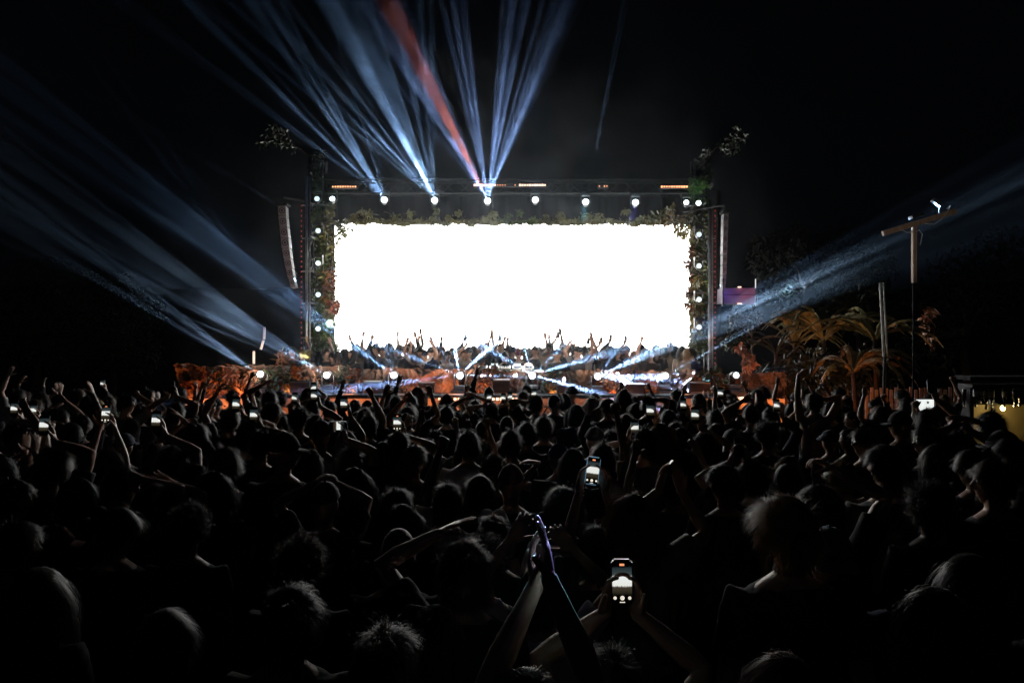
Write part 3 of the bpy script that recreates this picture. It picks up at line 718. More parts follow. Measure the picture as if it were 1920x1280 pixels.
t = empty('leaning_pole', (P(1655, 760, 12).x, 12, 0), 'pale narrow pole leaning beside the large leaved plants', 'pole')
mb = MB(); q0 = P(1650, 530, 12)-t.location; q1 = P(1657, 668, 12)-t.location
mb.tube([q1, q0], .022, 8); mb.tube([q1+Vector((.06,0,0)), q0+Vector((.06,0,0))], .015, 8); mb.build('tube', M['paper'], t)
mb = MB(); mb.tube([(0, .02, 0), q1+Vector((.03,.02,.05))], .03, 8); mb.build('stake', M['black'], t)
lamp('SPOT', P(1648, 640, 9.5), 8, (.8, .85, 1), None, .05, 30, .8, P(1653, 600, 12))  # unseen spot added to brighten the leaning pole
for k, (x0, y0, x1, y1, lab) in enumerate(((496, 613, 495, 636, 'upper pale slat hanging beside the left pole'), (494, 638, 489, 655, 'lower dim slat hanging beside the left pole'), (476, 658, 476, 682, 'short pale slat low above the left floor lamp'))):
    a = P(x0, y0, 14.4); b = P(x1, y1, 14.4); mb = MB(); mb.box(((a.x-b.x)/2, 0, (a.z-b.z)/2), (.045, .02, (a-b).length), Matrix.Rotation(math.atan2(a.x-b.x, a.z-b.z), 3, 'Y'))
    o = mb.build('slat', M['paper'], None, loc=b, bevel=.003); tag(o, lab, 'slat', 'pale slats left of the stage')


# ------------------------------------------------------------------ the bar at the right
t = empty('bar_counter', (P(1860, 800, 10.5).x, 10.8, 0), 'dark bar with a yellow lit back wall at the right', 'bar')
w = 1.5; mb = MB(); mb.box((.6, .35, P(0, 760, 11).z-.55), (w, .05, 1.1)); mb.build('back_wall', M['barwall'], t)
mb = MB(); mb.box((.6, -.2, .52), (w, .5, 1.04)); mb.build('counter', M['black'], t, bevel=.01)
mb = MB(); mb.box((.6, .1, P(0, 727, 10.8).z+.03), (w, .35, .05)); mb.build('shelf', M['black'], t)
for x in (-.14, 1.34): mb = MB(); mb.box((x, .1, P(0,727,10.8).z/2), (.06, .3, P(0,727,10.8).z)); mb.build('side_post', M['black'], t)
mb = MB(); mb.box((.6, .1, P(0, 716, 10.8).z+.06), (w+.1, .4, .06)); mb.build('canopy', M['cloth_black'], t)
bl = []
for i, (px, h, lab) in enumerate(((1808, 40, 'dark'), (1829, 38, 'white labelled'), (1837, 30, 'slim'), (1849, 44, 'wide white labelled'), (1859, 42, 'tall clear'), (1883, 40, 'round white labelled'), (1903, 38, 'dark square'), (1912, 36, 'last dark'))):
    p = P(px, 729, 10.7); e = empty('bottle', (p.x, 10.7, p.z), '%s bottle hanging upside down behind the bar%s' % (lab, ', above the lamp' if px == 1883 else ''), 'bottle', 'bottles hanging behind the bar')
    s = 10.7/F; r = rb.uniform(3.2, 4.8)*s; H = h*s*.75
    mb = MB(); mb.tube([(0,0,0), (0,0,-.01), (0,0,-H*.6), (0,0,-H*.72), (0,0,-H*.8), (0,0,-H)], [r*.8, r, r, r*.5, r*.35, r*.35], 14); mb.build('glass_body', M['glass'], e, smooth=True)
    if 'label' in lab or i in (2, 4): mb = MB(); mb.loft([(0,0,-H*.15), (0,0,-H*.5)], [r*1.03]*2, [r*1.03]*2, 14, cap=False); mb.build('paper_label', M['paper'], e, smooth=True)
    mb = MB(); mb.ell((0,0,-H*1.08), (r*.6, r*.6, r*.8), 10, 8); mb.build('dispenser', M['steel'], e, smooth=True)
e = empty('wall_lamp', P(1880, 765, 10.9), 'small warm bulb glowing on the yellow wall of the bar', 'lamp')
mb = MB(); mb.ell((0,0,0), (.035,.035,.045), 12, 8); mb.build('bulb', M['bulb_e'], e, smooth=True)
mb = MB(); mb.tube([(0,.02,.04), (0,.25,.07)], .012, 6); mb.box((0,.25,.07), (.08,.02,.08)); mb.build('bracket', M['steel'], e)
lamp('POINT', (0, -.06, -.0), 9, (1, .72, .3), e, .04)
e = empty('display_screen', P(1733, 772, 9.6), 'small bright white display standing above the crowd near the bar', 'display'); s = 9.6/F
mb = MB(); mb.box((0, 0, 13*s), (36*s, .03, 24*s)); mb.build('casing', M['black'], e, bevel=.004)
mb = MB(); mb.box((0, -.017, 13*s), (33*s, .004, 21*s)); mb.build('screen', mat('display_light', (.5,.5,.5), .3, emis=(.95, 1, .97), es=.95), e)
mb = MB(); mb.box((5*s, -.0205, 18*s), (4*s, .003, 4*s)); mb.build('picture_mark', M['grey'], e)
mb = MB(); mb.tube([(0, .02, 2*s), (0, .02, -P(0,772,9.6).z)], .025, 8); mb.build('stand', M['black'], e)
# slatted dark fence behind the plants and the crowd at the right
def fence(x0, x1, ytop, d, label, pitch=9):
    a = P(x0, ytop, d); b = P(x1, ytop, d); t = empty('timber_fence', (a.x, d, 0), label, 'fence')
    mb = MB(); n = int((x1-x0)/pitch)
    for i in range(n+1): mb.box(((b.x-a.x)*i/n, 0, a.z/2), (.055, .03, a.z*(1+.03*math.sin(i*2.3))))
    mb.build('slats', M['wood'], t)
    mb = MB(); mb.box(((b.x-a.x)/2, .04, a.z*.85), (b.x-a.x, .04, .06)); mb.box(((b.x-a.x)/2, .04, a.z*.3), (b.x-a.x, .04, .06)); mb.build('rail', M['bark'], t)
fence(1625, 1800, 728, 13.2, 'dark slatted timber fence between the plants and the bar')
# ------------------------------------------------------------------ people
def head_surface(d):
    """d: (N,3) unit directions (x right, y forward, z up) -> head surface points, metres"""
    x, y, z = d[:, 0], d[:, 1], d[:, 2]
    p = d*np.array([.077, .097, .120])
    lo = np.clip(-z, 0, 1)
    p[:, 0] *= 1-.30*lo**1.6
    back = np.clip(-y, 0, 1)*lo; p[:, 1] *= 1-.35*back
    fr = np.clip(y, 0, 1)
    g = lambda cx, cz, sx, sz: np.exp(-((x-cx)/sx)**2-((z-cz)/sz)**2)*(y > 0)
    p[:, 1] -= .006*fr**2
    p[:, 1] += .026*g(0, -.16, .13, .13)+.014*g(0, .02, .10, .2)                  # nose
    p[:, 1] -= .011*(g(.36, .10, .17, .11)+g(-.36, .10, .17, .11))               # eye sockets
    p[:, 1] += .006*(g(.33, .27, .3, .09)+g(-.33, .27, .3, .09))                 # brow
    p[:, 1] += .009*g(0, -.47, .24, .05)+.008*g(0, -.60, .2, .05)-.006*g(0, -.535, .26, .02)   # lips
    p[:, 1] += .014*g(0, -.86, .3, .14)                                          # chin
    p[:, 1] -= .004*(g(.5, -.45, .2, .3)+g(-.5, -.45, .2, .3))
    return p

def sphere_dirs(nu, nv):
    d = []; f = []
    for i in range(1, nv):
        ph = PI*i/nv
        for j in range(nu):
            th = 2*PI*j/nu; d.append((math.sin(ph)*math.cos(th), math.sin(ph)*math.sin(th), math.cos(ph)))
    n = len(d); d += [(0,0,1), (0,0,-1)]
    for i in range(nv-2):
        for j in range(nu):
            k = (j+1) % nu; f.append((i*nu+j, (i+1)*nu+j, (i+1)*nu+k, i*nu+k))
    for j in range(nu):
        k = (j+1) % nu; f.append((n, j, k)); f.append((n+1, (nv-2)*nu+k, (nv-2)*nu+j))
    return np.array(d), f

def xform(v, Mx):
    m = np.array(Mx); return v @ m[:3, :3].T + m[:3, 3]

def ik(s, t, l1, l2, pole):
    d = t-s; L = d.length
    if L > (l1+l2)*.995: t = s+d*((l1+l2)*.995/L); d = t-s; L = d.length
    if L < abs(l1-l2)+.05: L = abs(l1-l2)+.05; t = s+d.normalized()*L; d = t-s
    a = (l1*l1-l2*l2+L*L)/(2*L); h = math.sqrt(max(0, l1*l1-a*a)); u = d.normalized()
    pl = (pole-u*pole.dot(u)); pl = pl.normalized() if pl.length > 1e-4 else u.orthogonal()
    return s+u*a+pl*h, t

HANDS = {'open': ([4, 6, 6], .13, .9), 'relaxed': ([22, 24, 18], .05, .7), 'fist': ([78, 88, 55], .0, .3), 'grip': ([30, 48, 30], .05, .6),
         'point': ([10, 10, 8], .02, .4), 'horns': ([8, 8, 8], .1, .4), 'claw': ([25, 35, 30], .12, .8), 'hold': ([16, 26, 20], .05, .6)}
def hand(mb, w, f, n, side, kind):
    f = f.normalized(); n = (n-f*n.dot(f)).normalized(); t = f.cross(n)*side
    cur, fanang, th = HANDS[kind]
    mb.loft([w-f*.02, w+f*.01, w+f*.045, w+f*.085, w+f*.098], [.024, .027, .037, .041, .036], [.018, .017, .016, .013, .010], 12,
            tuple(t), tuple(n))
    for i, (o, st, L, r) in enumerate(((.031, .086, .073, .0088), (.0105, .09, .081, .0090), (-.0105, .088, .075, .0086), (-.030, .08, .059, .0078))):
        c = cur
        if kind == 'point' and i > 0: c = HANDS['fist'][0]
        if kind == 'horns' and i in (1, 2): c = HANDS['fist'][0]
        a = fanang*(1.4-i)*.8
        d = (f*math.cos(a)+t*math.sin(a)); p = w+f*st+t*o; pts = [p-f*.012, p]; ang = 0
        for k, fr in enumerate((.45, .31, .24)):
            ang += R(c[k]); q = d*math.cos(ang)+n*math.sin(ang); p = p+q*L*fr; pts.append(p)
        mb.tube(pts, [r*1.05, r*1.05, r, r*.93, r*.8], 8, True)
    b = w+f*.022+t*.026; d1 = (t*th+f*.6+n*.28).normalized()
    if kind in ('fist', 'grip'): d1 = (t*.35+f*.6+n*.75).normalized()
    d2 = (d1+f*.25+(n*.5-t*.5 if kind == 'fist' else n*.1)).normalized()
    mb.tube([b-d1*.01, b+d1*.036, b+d1*.036+d2*.03, b+d1*.036+d2*.055], [.015, .0125, .0105, .009], 8, True)

BODYC = {}
class Pose: pass
def make_pose(headyaw=0, headpitch=0, tilt=0, lean=0, arms=(), build=1., female=False):
    """arms: (side, wrist target in body space or None, pole, hand kind, palm normal, finger direction)"""
    p = Pose(); p.build = build; p.female = female
    ly = math.sin(R(lean))
    p.pelvis = Vector((0, 0, .96)); p.chest = Vector((0, ly*.3, 1.28)); p.neck = Vector((0, ly*.48-.005, 1.475))
    p.headc = p.neck+Vector((math.sin(R(tilt))*.05, .025+ly*.05, .155))
    p.headM = Matrix.Translation(p.headc) @ Matrix.Rotation(R(-headyaw), 4, 'Z') @ Matrix.Rotation(R(headpitch), 4, 'X') @ Matrix.Rotation(R(tilt), 4, 'Y')
    p.arms = []
    got = {a[0]: a for a in arms}
    for side in (-1, 1):
        a = got.get(side)
        raised = a is not None and a[1] is not None and a[1][2] > 1.45
        sh = Vector((side*(.175 if raised else .185)*(.93 if female else 1)*build, p.neck.y-.005, 1.435 if raised else 1.40))
        if a is None or a[1] is None:
            tgt = sh+Vector((side*.06, .06, -.54)); pole = Vector((side*.4, -1, 0)); kind = 'relaxed'; n = Vector((-side, 0, 0)); fd = None
        else: tgt, pole, kind, n, fd = Vector(a[1]), Vector(a[2]), a[3], Vector(a[4]), a[5]
        k = .93 if female else 1.
        el, wr = ik(sh, tgt, .30*k, .265*k, pole)
        fdir = Vector(fd) if fd is not None else (wr-el)
        p.arms.append((side, sh, el, wr, kind, n, fdir.normalized()))
    return p

def body_mesh(p, voxel, cname='person'):
    mb = MB(); b = p.build; w = .93 if p.female else 1.
    ly = p.neck.y
    hip = .175 if p.female else .165
    cs = [(0,0,.80), (0,0,.88), (0,0,.98), (0,ly*.2,1.08), (0,ly*.5,1.20), (0,ly*.8,1.30), (0,ly,1.38), (0,ly,1.43), (0,ly,1.465), (0,ly,1.49)]
    mb.loft(cs, [.13,hip,hip*.97,.140*w,.155*w,.170*w,.175*w,.150*w,.10,.062], [.09,.115,.112,.10,.108,.115,.105,.085,.07,.06], 20)
    mb.tube([p.neck-Vector((0,0,.04)), p.neck+Vector((0,.005,.04)), p.headc-Vector((0,.012,.05))], [.062*w, .055*w, .056*w], 14)
    d, f = sphere_dirs(44, 34)
    mb.add(xform(head_surface(d), p.headM), f)
    for s in (-1, 1):
        e = MB(); e.ell((s*.077, -.006, .0), (.010, .020, .031), 10, 8); mb.add(xform(np.concatenate(e.v), p.headM), e.f)
    for side, sh, el, wr, kind, n, fd in p.arms:
        q = 1 if not p.female else .86
        mb.tube([sh+Vector((-side*.05, 0, -.03)), sh, sh.lerp(el, .3), sh.lerp(el, .8), el, el.lerp(wr, .25), el.lerp(wr, .65), wr],
                [.055*q, .056*q*b, .050*q*b, .041*q, .038*q, .040*q, .031*q, .024*q], 12, True)
        hand(mb, wr, fd, n, side, kind)
    for s in (-1, 1):
        x = s*.095
        mb.tube([(x, 0, .90), (x, .0, .74), (x*1.02, .008, .55), (x*1.05, .012, .48), (x*1.06, -.01, .34), (x*1.08, 0, .12), (x*1.08, 0, .07)],
                [.10, .088, .062, .055, .056, .036, .036], 12)
        mb.loft([(x*1.08, -.05, .035), (x*1.08, 0, .05), (x*1.1, .08, .04), (x*1.12, .16, .025), (x*1.12, .19, .02)], [.03, .038, .042, .040, .02], [.03, .045, .035, .02, .012], 10, (1,0,0), (0,0,1))
    return remesh(mb, voxel, cname, .35, 3)

def remesh(mb, voxel, name, sm=.5, it=2):
    me = mb.mesh('tmp'); bm = bmesh.new(); bm.from_mesh(me); bmesh.ops.recalc_face_normals(bm, faces=bm.faces); bm.to_mesh(me); bm.free()
    o = bpy.data.objects.new('tmp', me); C.objects.link(o)
    r = o.modifiers.new('r', 'REMESH'); r.mode = 'VOXEL'; r.voxel_size = voxel; r.use_smooth_shade = True
    s = o.modifiers.new('s', 'SMOOTH'); s.factor = sm; s.iterations = it
    dg = bpy.context.evaluated_depsgraph_get(); out = bpy.data.meshes.new_from_object(o.evaluated_get(dg)); out.name = name
    bpy.data.objects.remove(o); bpy.data.meshes.remove(me)
    return out

def wrinkle(me, amp, scale, seed):
    n = len(me.vertices); co = np.empty(n*3, np.float32); me.vertices.foreach_get('co', co); co = co.reshape(-1, 3)
    no = np.empty(n*3, np.float32); me.vertex_normals.foreach_get('vector', no); no = no.reshape(-1, 3)
    rg = np.random.default_rng(seed); h = np.zeros(n)
    for k in range(7):
        q = rg.normal(size=3)*scale*(1+k*.5); h += np.abs(np.sin(co @ q+rg.random()*6+1.5*np.sin(co @ (rg.normal(size=3)*scale*.6))))/(1+k*.5)
    h -= h.mean(); co += no*(amp*h)[:, None]
    me.vertices.foreach_set('co', co.ravel()); me.update()

def shirt_mesh(p, voxel, sleeve, seed):
    mb = MB(); b = p.build; w = .93 if p.female else 1.; ly = p.neck.y; g = .016
    raised = any(a[3].z > 1.45 for a in p.arms)
    cs = [(0,0,.86), (0,0,.95), (0,ly*.2,1.08), (0,ly*.5,1.20), (0,ly*.8,1.30), (0,ly,1.38), (0,ly,1.43), (0,ly,1.462)]
    mb.loft(cs, [.185,.188,.168*w,.172*w,.186*w+g*0,.190*w,.165*w,.095], [.125,.128,.122,.125,.130,.120,.10,.078], 24)
    for side, sh, el, wr, kind, n, fd in p.arms:
        if sleeve == 'none':
            mb.tube([sh+Vector((-side*.07, 0, -.03)), sh+Vector((-side*.01,0,.0))], [.06, .055], 12, True); continue
        pts = [sh+Vector((-side*.06, 0, -.035)), sh, sh.lerp(el, .3), sh.lerp(el, .62)]; rr = [.066, .071*b, .069*b, .068]
        if sleeve == 'long': pts = pts[:3]+[sh.lerp(el, .9), el, el.lerp(wr, .4), el.lerp(wr, .85)]; rr = rr[:3]+[.056, .055, .05, .037]
        mb.tube(pts, rr, 14)
    me = remesh(mb, voxel, 'shirt', .5, 2)
    wrinkle(me, .0035, 14, seed)
    return me

_tr = MB()
_tr.loft([(0,0,.80), (0,0,.9), (0,0,.99), (0,0,1.02)], [.15,.187,.185,.178], [.11,.128,.124,.12], 20)
for s_ in (-1, 1):
    _tr.tube([(s_*.095,0,.92), (s_*.095,0,.72), (s_*.1,.005,.5), (s_*.102,0,.3), (s_*.103,0,.10)], [.112,.105,.080,.068,.062], 14)
TROUSERS = remesh(_tr, .016, 'trousers'); wrinkle(TROUSERS, .003, 12, 3)

SCALP = mat('scalp_hair', (.012, .009, .007), .95, var=.4, scale=30, spec=.08)
def hair_mesh(style, seed, n=1500, width=.0016):
    rg = np.random.default_rng(seed); mb = MB()
    line = {'short': (.52, -.05, -.42), 'tousled': (.5, -.08, -.45), 'long': (.52, -.2, -.6), 'bun': (.5, -.05, -.45), 'curly': (.48, -.15, -.5),
            'buzz': (.55, 0, -.4), 'bob': (.5, -.3, -.6), 'ponytail': (.5, -.05, -.45)}[style]
    def inside(d):
        y = d[:, 1]; th = np.where(y > 0, line[1]+(line[0]-line[1])*np.clip(y*1.25, 0, 1)**1.2, line[1]+(line[2]-line[1])*np.clip(-y*1.3, 0, 1))
        return d[:, 2]-th
    thick = {'short': .006, 'tousled': .009, 'long': .009, 'bun': .006, 'curly': .020, 'buzz': .003, 'bob': .013, 'ponytail': .006}[style]
    d, f = sphere_dirs(64, 40); p = head_surface(d)
    s = inside(d); k = np.clip(s/.12+.2, 0, 1)
    q = rg.normal(size=(14, 3))*np.array([[4]]*6+[[13]]*8); bump = sum(np.sin(d @ a+i*1.7)*(1 if i < 6 else .7) for i, a in enumerate(q))/5
    ins = np.where(s > -.02, 1., 0.)[:, None]
    p = p*(.90+.10*ins)+d*(((thick+.0035*bump*(style not in ('buzz',)))*k)[:, None])*ins
    mb.add(p, f)
    if style in ('long', 'bob'):
        L = .34 if style == 'long' else .15
        zs = np.linspace(.06, -L, 9); cen = []; ax = []; ay = []
        for i, z in enumerate(zs):
            u = i/8; cen.append((0, -.035-.03*u-(.02 if z < -.1 else 0), z)); ax.append(.070+.020*math.sin(u*PI*.8)*(1 if style == 'bob' else .8)); ay.append(.050-.020*u)
        mb.loft(cen, ax, ay, 22)
    if style == 'bun': mb.ell((0, -.085, .10), (.042, .04, .042), 14, 10)
    if style == 'ponytail': mb.tube([(0,-.09,.07), (0,-.135,.06), (0,-.15,-.02), (0,-.13,-.14)], [.022,.03,.028,.008], 10, True)
    # strands
    d = nrmz(rg.normal(size=(n*3, 3))); d = d[inside(d) > .0][:n]; m = len(d)
    whorl = np.array([.05, -.55, .85])
    base = head_surface(d)+d*(thick*.6)
    flow = d-whorl; flow -= d*np.sum(flow*d, 1, keepdims=True); flow = nrmz(flow)
    Lh = {'short': .062, 'tousled': .085, 'long': .30, 'bun': .09, 'curly': .07, 'buzz': .012, 'bob': .17, 'ponytail': .10}[style]
    jit = {'short': 1.1, 'tousled': 1.1, 'long': .55, 'bun': .7, 'curly': 2.5, 'buzz': .8, 'bob': .7, 'ponytail': .7}[style]
    lift = {'short': .75, 'tousled': .6, 'long': .28, 'bun': .2, 'curly': .8, 'buzz': .6, 'bob': .22, 'ponytail': .14}[style]
    fl = nrmz(flow+d*lift+rg.normal(size=(m, 3))*jit*.35)
    cl = nrmz(rg.normal(size=(40, 3))); cid = np.argmax(d @ cl.T, 1); fl = nrmz(fl+(rg.normal(size=(40, 3))*.35*jit)[cid])
    seg = 5; L = Lh*(.6+.7*rg.random((m, 1))); pt = base.copy(); pts = [pt]
    for i in range(seg):
        if style == 'curly': fl = nrmz(fl+rg.normal(size=(m, 3))*.9+d*.2)
        else: fl = nrmz(fl+np.array([0, 0, -.32 if style not in ('long', 'bob') else -.75])+rg.normal(size=(m, 3))*.12*jit)
        pt = pt+fl*L/seg
        e = pt/np.array([.085, .105, .128]); r = np.linalg.norm(e, axis=1, keepdims=True)
        mn = 1.02+thick*3*(i+1)/seg
        push = (r < mn) & (pt[:, 2:3] > -.11); pt = np.where(push, pt*mn/np.maximum(r, .2), pt)
        if style in ('long', 'bob'):
            low = pt[:, 2] < -.08; fr = low & (pt[:, 1] > .0); pt[fr, 1] -= .02
        pts.append(pt.copy())
    side = nrmz(np.cross(fl, d)+1e-6); V = []
    for i, q in enumerate(pts):
        w = width*(1-.8*i/seg); V += [q+side*w, q-side*w]
    V = np.stack(V, 1).reshape(-1, 3); ff = []
    for j in range(m):
        b = j*(seg+1)*2
        for i in range(seg): ff.append((b+2*i, b+2*i+1, b+2*i+3, b+2*i+2))
    nshell = len(mb.f); mb.add(V, ff)
    me = mb.mesh('hair', True); me.materials.append(HC['black']); me.materials.append(SCALP)
    mi = np.zeros(len(me.polygons), np.int32); mi[:nshell] = 1; me.polygons.foreach_set('material_index', mi); return me

HAIR = {}
for st in ('short', 'tousled', 'long', 'bun', 'curly', 'buzz', 'bob', 'ponytail'):
    HAIR[st] = [hair_mesh(st, 10+i, 2600) for i in range(2)]; HAIRN = globals().setdefault('HAIRN', {}); HAIRN[st] = [hair_mesh(st, 30+i, 7000, .0010) for i in range(3)]
def cap_mesh(kind):
    mb = MB(); d, f = sphere_dirs(32, 20); p = head_surface(d)
    s = np.clip((d[:, 2]-.16)/.05, 0, 1)[:, None]
    p = p*(.88+.12*s)+d*.017*s; p[:, 2] += .008*s[:, 0]
    mb.add(p, f); mb.ell((0, 0, .147), (.008, .008, .005), 8, 6)
    if kind == 'bucket': mb.loft([(0,.0,.075), (0,0,.03), (0,0,.027), (0,0,.072)], [.09,.128,.122,.08], [.112,.15,.145,.10], 30, cap=False)
    if kind == 'cowboy':
        mb.loft([(0,0,.055), (0,0,.06)], [.15,.15], [.20,.20], 30)
    return mb.mesh('cap', True)
def brim_mesh():
    mb = MB(); n = 16; V = []; ff = []
    for i in range(n+1):
        a = PI*i/n; x = .078*math.cos(a); V += [(x, .075+.0*math.sin(a), .030), (x*1.0, .080+.085*math.sin(a)**.6, .018-.012*abs(math.cos(a))), (x, .075, .034), (x, .080+.085*math.sin(a)**.6, .022-.012*abs(math.cos(a)))]
        if i: b = 4*i; ff += [(b-4, b, b+1, b-3), (b-2, b-1, b+3, b+2), (b-3, b+1, b+3, b-1)]
    mb.add(V, ff); return mb.mesh('brim', True)
CAPM = {k: cap_mesh(k) for k in ('cap', 'bucket')}; BRIM = brim_mesh()
_e = MB()
_e.ell((0,0,0), (.0125,.0125,.0125), 10, 8); EYE = _e.mesh('eye', True)
_g = MB()
for s_ in (-1, 1):
    _g.loft([(s_*.034,.088,.012), (s_*.034,.093,.012)], [.028,.028], [.02,.02], 14, (1,0,0), (0,0,1)); _g.tube([(s_*.062,.088,.016), (s_*.083,.0,.012)], .003, 5)
_g.tube([(-.008,.096,.014), (.008,.096,.014)], .003, 5)
GLASSES = _g.mesh('sunglasses', True)

def dress(o, p, hair, haircol, shirt, shcol, shirtme, skin, cap=None, glasses=False, eyes=False, hi=0, capcol='black', near=False):
    """children of a body"""
    link('shirt', shirtme, o, m=SH[shcol]); link('trousers', TROUSERS, o, m=SH['black' if shcol != 'black' else 'navy'])
    def onhead(name, me, m, off=None, k=1.):
        c = link(name, me, o, m=m); loc, rot, sc = (p.headM @ Matrix.Translation(off or (0,0,0))).decompose()
        c.location = loc; c.rotation_mode = 'QUATERNION'; c.rotation_quaternion = rot; c.scale = (k, k, k); return c
    if hair in HAIR: onhead('hair', (HAIRN if near else HAIR)[hair][hi % (3 if near else 2)], HC[haircol])
    if cap:
        cp = onhead('hat' if cap == 'bucket' else 'cap', CAPM['bucket' if cap == 'bucket' else 'cap'], SH[capcol], k=1.04)
        if cap in ('cap', 'capback'):
            b = link('brim', BRIM, cp, m=SH[capcol])
            if cap == 'capback': b.rotation_euler = (0, 0, PI)
    if glasses: onhead('sunglasses', GLASSES, M['glass'])
    if eyes:
        for s in (-1, 1): onhead('eye', EYE, M['eye'], Vector((s*.029, .076, .010)))

SHIRTG = {}
def place(px, py, d, yaw=0., scale=None, z0=0.):
    """feet position and scale for a head top seen at px, py"""
    if d is None: d = 1.03*F/(py-HY)
    zt = CZ-(py-HY)*d/F-z0
    return Vector(((px-960)*d/F, d, z0)), (scale or zt/1.775)

PHG = 'phones held up by people in the crowd'
def phone_screen_mat():
    m = bpy.data.materials.new('phone_picture'); m.use_nodes = True; nt = m.node_tree; b = nt.nodes['Principled BSDF']
    tc = nt.nodes.new('ShaderNodeTexCoord'); sp = nt.nodes.new('ShaderNodeSeparateXYZ'); nt.links.new(tc.outputs['Generated'], sp.inputs[0])
    r = nt.nodes.new('ShaderNodeValToRGB'); cr = r.color_ramp; cr.interpolation = 'LINEAR'
    for e in list(cr.elements)[1:]: cr.elements.remove(e)
    st = [(0, (.0, .0, .0)), (.22, (.0, .0, .0)), (.30, (.03, .025, .015)), (.42, (.06, .045, .03)), (.45, (.9, .92, .85)), (.66, (.95, .97, .95)), (.69, (.05, .07, .07)), (.85, (.02, .03, .035)), (.9, (0, 0, 0))]
    cr.elements[0].position = 0; cr.elements[0].color = (0, 0, 0, 1)
    for pz, c in st[1:]: e = cr.elements.new(pz); e.color = (*c, 1)
    n = nt.nodes.new('ShaderNodeTexNoise'); n.inputs['Scale'].default_value = 14; n.inputs['Detail'].default_value = 1
    nt.links.new(tc.outputs['Generated'], n.inputs[0])
    ad = nt.nodes.new('ShaderNodeMath'); ad.operation = 'MULTIPLY_ADD'; ad.inputs[1].default_value = .06
    nt.links.new(n.outputs[0], ad.inputs[0]); nt.links.new(sp.outputs['Z'], ad.inputs[2]); nt.links.new(ad.outputs[0], r.inputs[0])
    nt.links.new(r.outputs[0], b.inputs['Emission Color']); b.inputs['Emission Strength'].default_value = .85
    b.inputs['Base Color'].default_value = (.01, .01, .01, 1); b.inputs['Roughness'].default_value = .15; m.cycles.emission_sampling = 'NONE'
    return m
M['pic'] = phone_screen_mat()
M['ui'] = mat('screen_button', (.5,.5,.5), .3, emis=(1, .9, .75), es=.8)
M['rec'] = mat('screen_badge', (.5,.2,.1), .3, emis=(1, .35, .15), es=1.)
M['case_w'] = mat('phone_case_white', (.7, .7, .7), .4); M['case_b'] = mat('phone_case_blue_glow', (.2, .45, .7), .3, emis=(.25, .5, .75), es=.25)  # blue case has a glow put into its material, no lamp inside
_pb = MB(); _pb.box((0,0,0), (.074, .009, .152)); _me = _pb.mesh('phone'); bm = bmesh.new(); bm.from_mesh(_me)
bmesh.ops.bevel(bm, geom=[e for e in bm.edges if abs(e.verts[0].co.y-e.verts[1].co.y) > .005], offset=.011, segments=4, affect='EDGES'); bm.to_mesh(_me); bm.free(); PHB = _me
_ps = MB(); _ps.box((0,-.0052,0), (.067, .001, .142)); PHS = _ps.mesh('screen')
_pl = MB(); _pl.box((-.018,.0065,.052), (.028,.004,.034)); _pl.tube([(-.024,.0065,.06), (-.024,.0105,.06)], .006, 10); _pl.tube([(-.012,.0065,.046), (-.012,.0105,.046)], .006, 10); PHL = _pl.mesh('camera_bump')
_pu = MB(); _pu.disc((0,-.0062,-.052), .0075, (0,-1,0)); PU1 = _pu.mesh('button')
_pu = MB(); _pu.box((0,-.006,.058), (.016,.001,.007)); PUR = _pu.mesh('badge')
_pu = MB(); _pu.box((0,-.006,-.066), (.018,.001,.003)); PUB = _pu.mesh('home_bar')
def phone(loc, label, rx=0, ry=0, rz=0, on=True, ui=False, case=None, s=1.):
    o = link('phone', PHB, None, loc, (R(rx), R(ry), R(rz)), M['plastic'] if not case else M[case]); o.scale = (s, s, s)
    tag(o, label, 'phone', PHG)
    sc = link('screen', PHS, o, m=M['pic'] if on else M['glass']); link('camera_bump', PHL, o, m=M['lens'])
    if ui:
        link('badge', PUR, sc, m=M['rec']); link('home_bar', PUB, sc, m=M['ui']); link('button', PU1, sc, m=M['ui'])
        for x in (-.025, .025): b = link('button', PU1, sc, (x, 0, 0), m=M['ui']); b.scale = (.75, 1, .75); b.location.z = -.013
    return o

